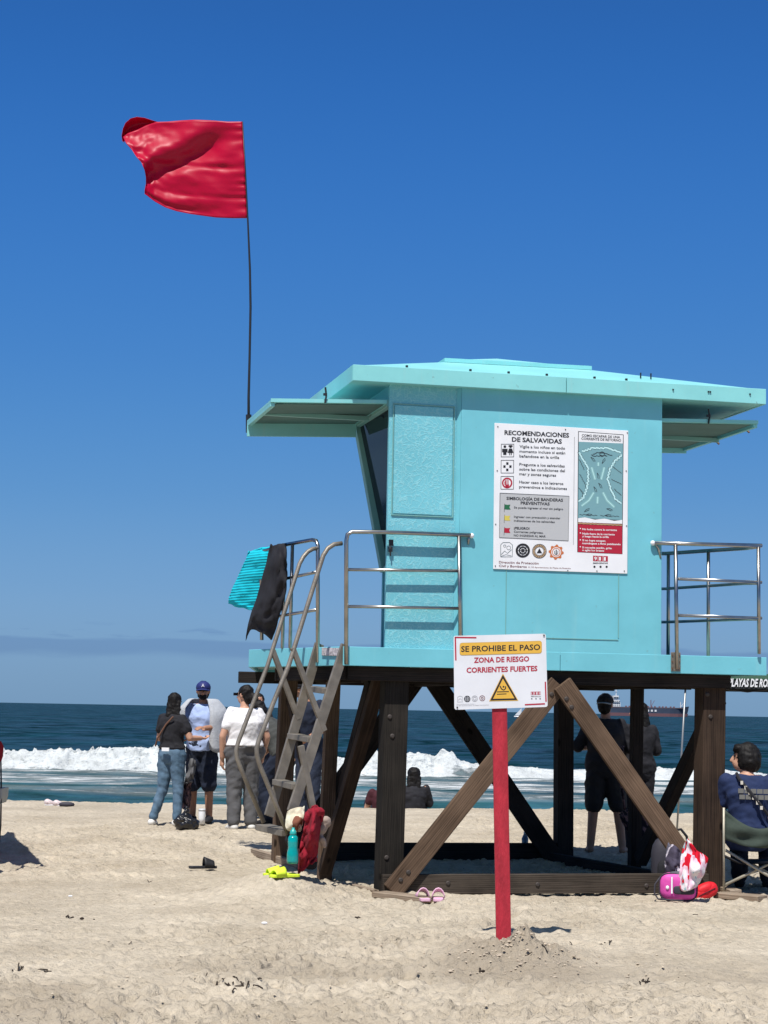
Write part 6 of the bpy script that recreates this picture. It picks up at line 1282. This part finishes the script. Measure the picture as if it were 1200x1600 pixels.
# shade tent just outside the left edge, whose shadow falls into the corner
sh_ = [(-3.36, 18.3), (-4.25, 21.6), (-7.6, 20.7), (-6.7, 17.4)]
tp = [(x_-.02, y_-1.5) for x_, y_ in sh_]; cx_ = sum(q[0] for q in tp)/4; cy_ = sum(q[1] for q in tp)/4
um = thing('shade_tent', 'square red shade tent standing just outside the left edge, only its shadow in view', 'canopy', Matrix.Translation((cx_, cy_, 0)))
tq = [V((x_-cx_, y_-cy_, 2.15)) for x_, y_ in tp]
obj('canopy', MB().add(tq+[V((0, 0, 2.75))], [(0, 1, 4), (1, 2, 4), (2, 3, 4), (3, 0, 4)]), mat('tent_red', (.30, .01, .02), .8), um, solid=.006)
for q in tq: obj('leg', MB().tube([q, V((q.x, q.y, -.1))], .018, 8), M_frame, um, smooth=True)
# scraps: paper, weed, twigs
for px, py, sz, lab in ((413, 1448, .022, 'small scrap of white paper on the open sand below the slide and sandals'), (110, 1403, .018, 'tiny white scrap on the sand at left')):
    p = gp(px, py); o = obj('paper_scrap', MB().ell((0, 0, .01), (sz, sz*.7, sz*.45), 8, None, .8), M_white, None, Matrix.Translation(p)); tag(o, lab, 'litter')
rw = random.Random(5); wd_ = MB()
def twig(px, py, n, spread, r=.006):
    p0 = gp(px, py)
    for _ in range(n):
        x_ = p0.x+rw.gauss(0, spread); y_ = p0.y+rw.gauss(0, spread*1.2); a = rw.random()*6.28; l_ = rw.uniform(.02, .07)
        q = [V((x_+math.cos(a)*l_*k2/3+rw.gauss(0, .004), y_+math.sin(a)*l_*k2/3+rw.gauss(0, .008), 0)) for k2 in range(4)]
        for v_ in q: v_.z = hs_(v_.x, v_.y)+r*.6+rw.random()*.01
        wd_.tube(q, r, 5)
twig(385, 1550, 9, .05, .004); twig(350, 1548, 5, .04, .004); twig(40, 1520, 5, .06, .004); twig(950, 1478, 3, .03, .004); twig(755, 1530, 2, .02, .007); twig(1010, 1535, 4, .04, .004); twig(130, 1438, 5, .05); twig(550, 1436, 2, .02)
for _ in range(14): twig(rw.uniform(0, 1200), rw.uniform(1290, 1595), 1, .06, .003)
o = obj('dry_seaweed', wd_, mat('dry_weed', (.035, .025, .018), .9), None, Matrix()); o['kind'] = 'stuff'; tag(o, 'dark bits of dry seaweed and twigs scattered over the sand', 'seaweed')

# crumbs and clods of sand, thickest round the dug-in red post
def clods(n, fn_, smin, smax):
    mb_ = MB()
    for _ in range(n):
        x_, y_ = fn_(); s_ = rw.uniform(smin, smax)*rw.uniform(.5, 1)
        mb_.add([V((x_, y_, hs_(x_, y_)+s_*.25))+V((a*s_*rw.uniform(.6, 1.2), b*s_*rw.uniform(.6, 1.2), c*s_*rw.uniform(.35, .6))) for a, b, c in ((1, 0, 0), (-1, 0, 0), (0, 1, 0), (0, -1, 0), (0, 0, 1), (0, 0, -1))], [(0, 2, 4), (2, 1, 4), (1, 3, 4), (3, 0, 4), (2, 0, 5), (1, 2, 5), (3, 1, 5), (0, 3, 5)])
    return mb_
def near_post():
    r = abs(rw.gauss(0, .33)); a = rw.random()*6.283; return .80+math.cos(a)*r*1.1, 11.6+math.sin(a)*r*1.5
o = obj('sand_clod', clods(300, near_post, .005, .020), mat('damp_sand_clod', (.42, .35, .27), .95, var=.2), None, Matrix()); o['kind'] = 'stuff'; tag(o, 'clods of damp sand heaped round the foot of the red sign post', 'sand')
def anywhere():
    y_ = 9+rw.random()**1.2*12; return (rw.random()*2-1)*(.22*y_+.3), y_
o = obj('sand_crumb', clods(1100, anywhere, .004, .013), mat('dry_sand_crumb', (.55, .47, .36), .95, var=.25), None, Matrix()); o['kind'] = 'stuff'; tag(o, 'loose crumbs of dry sand scattered over the whole beach', 'sand')
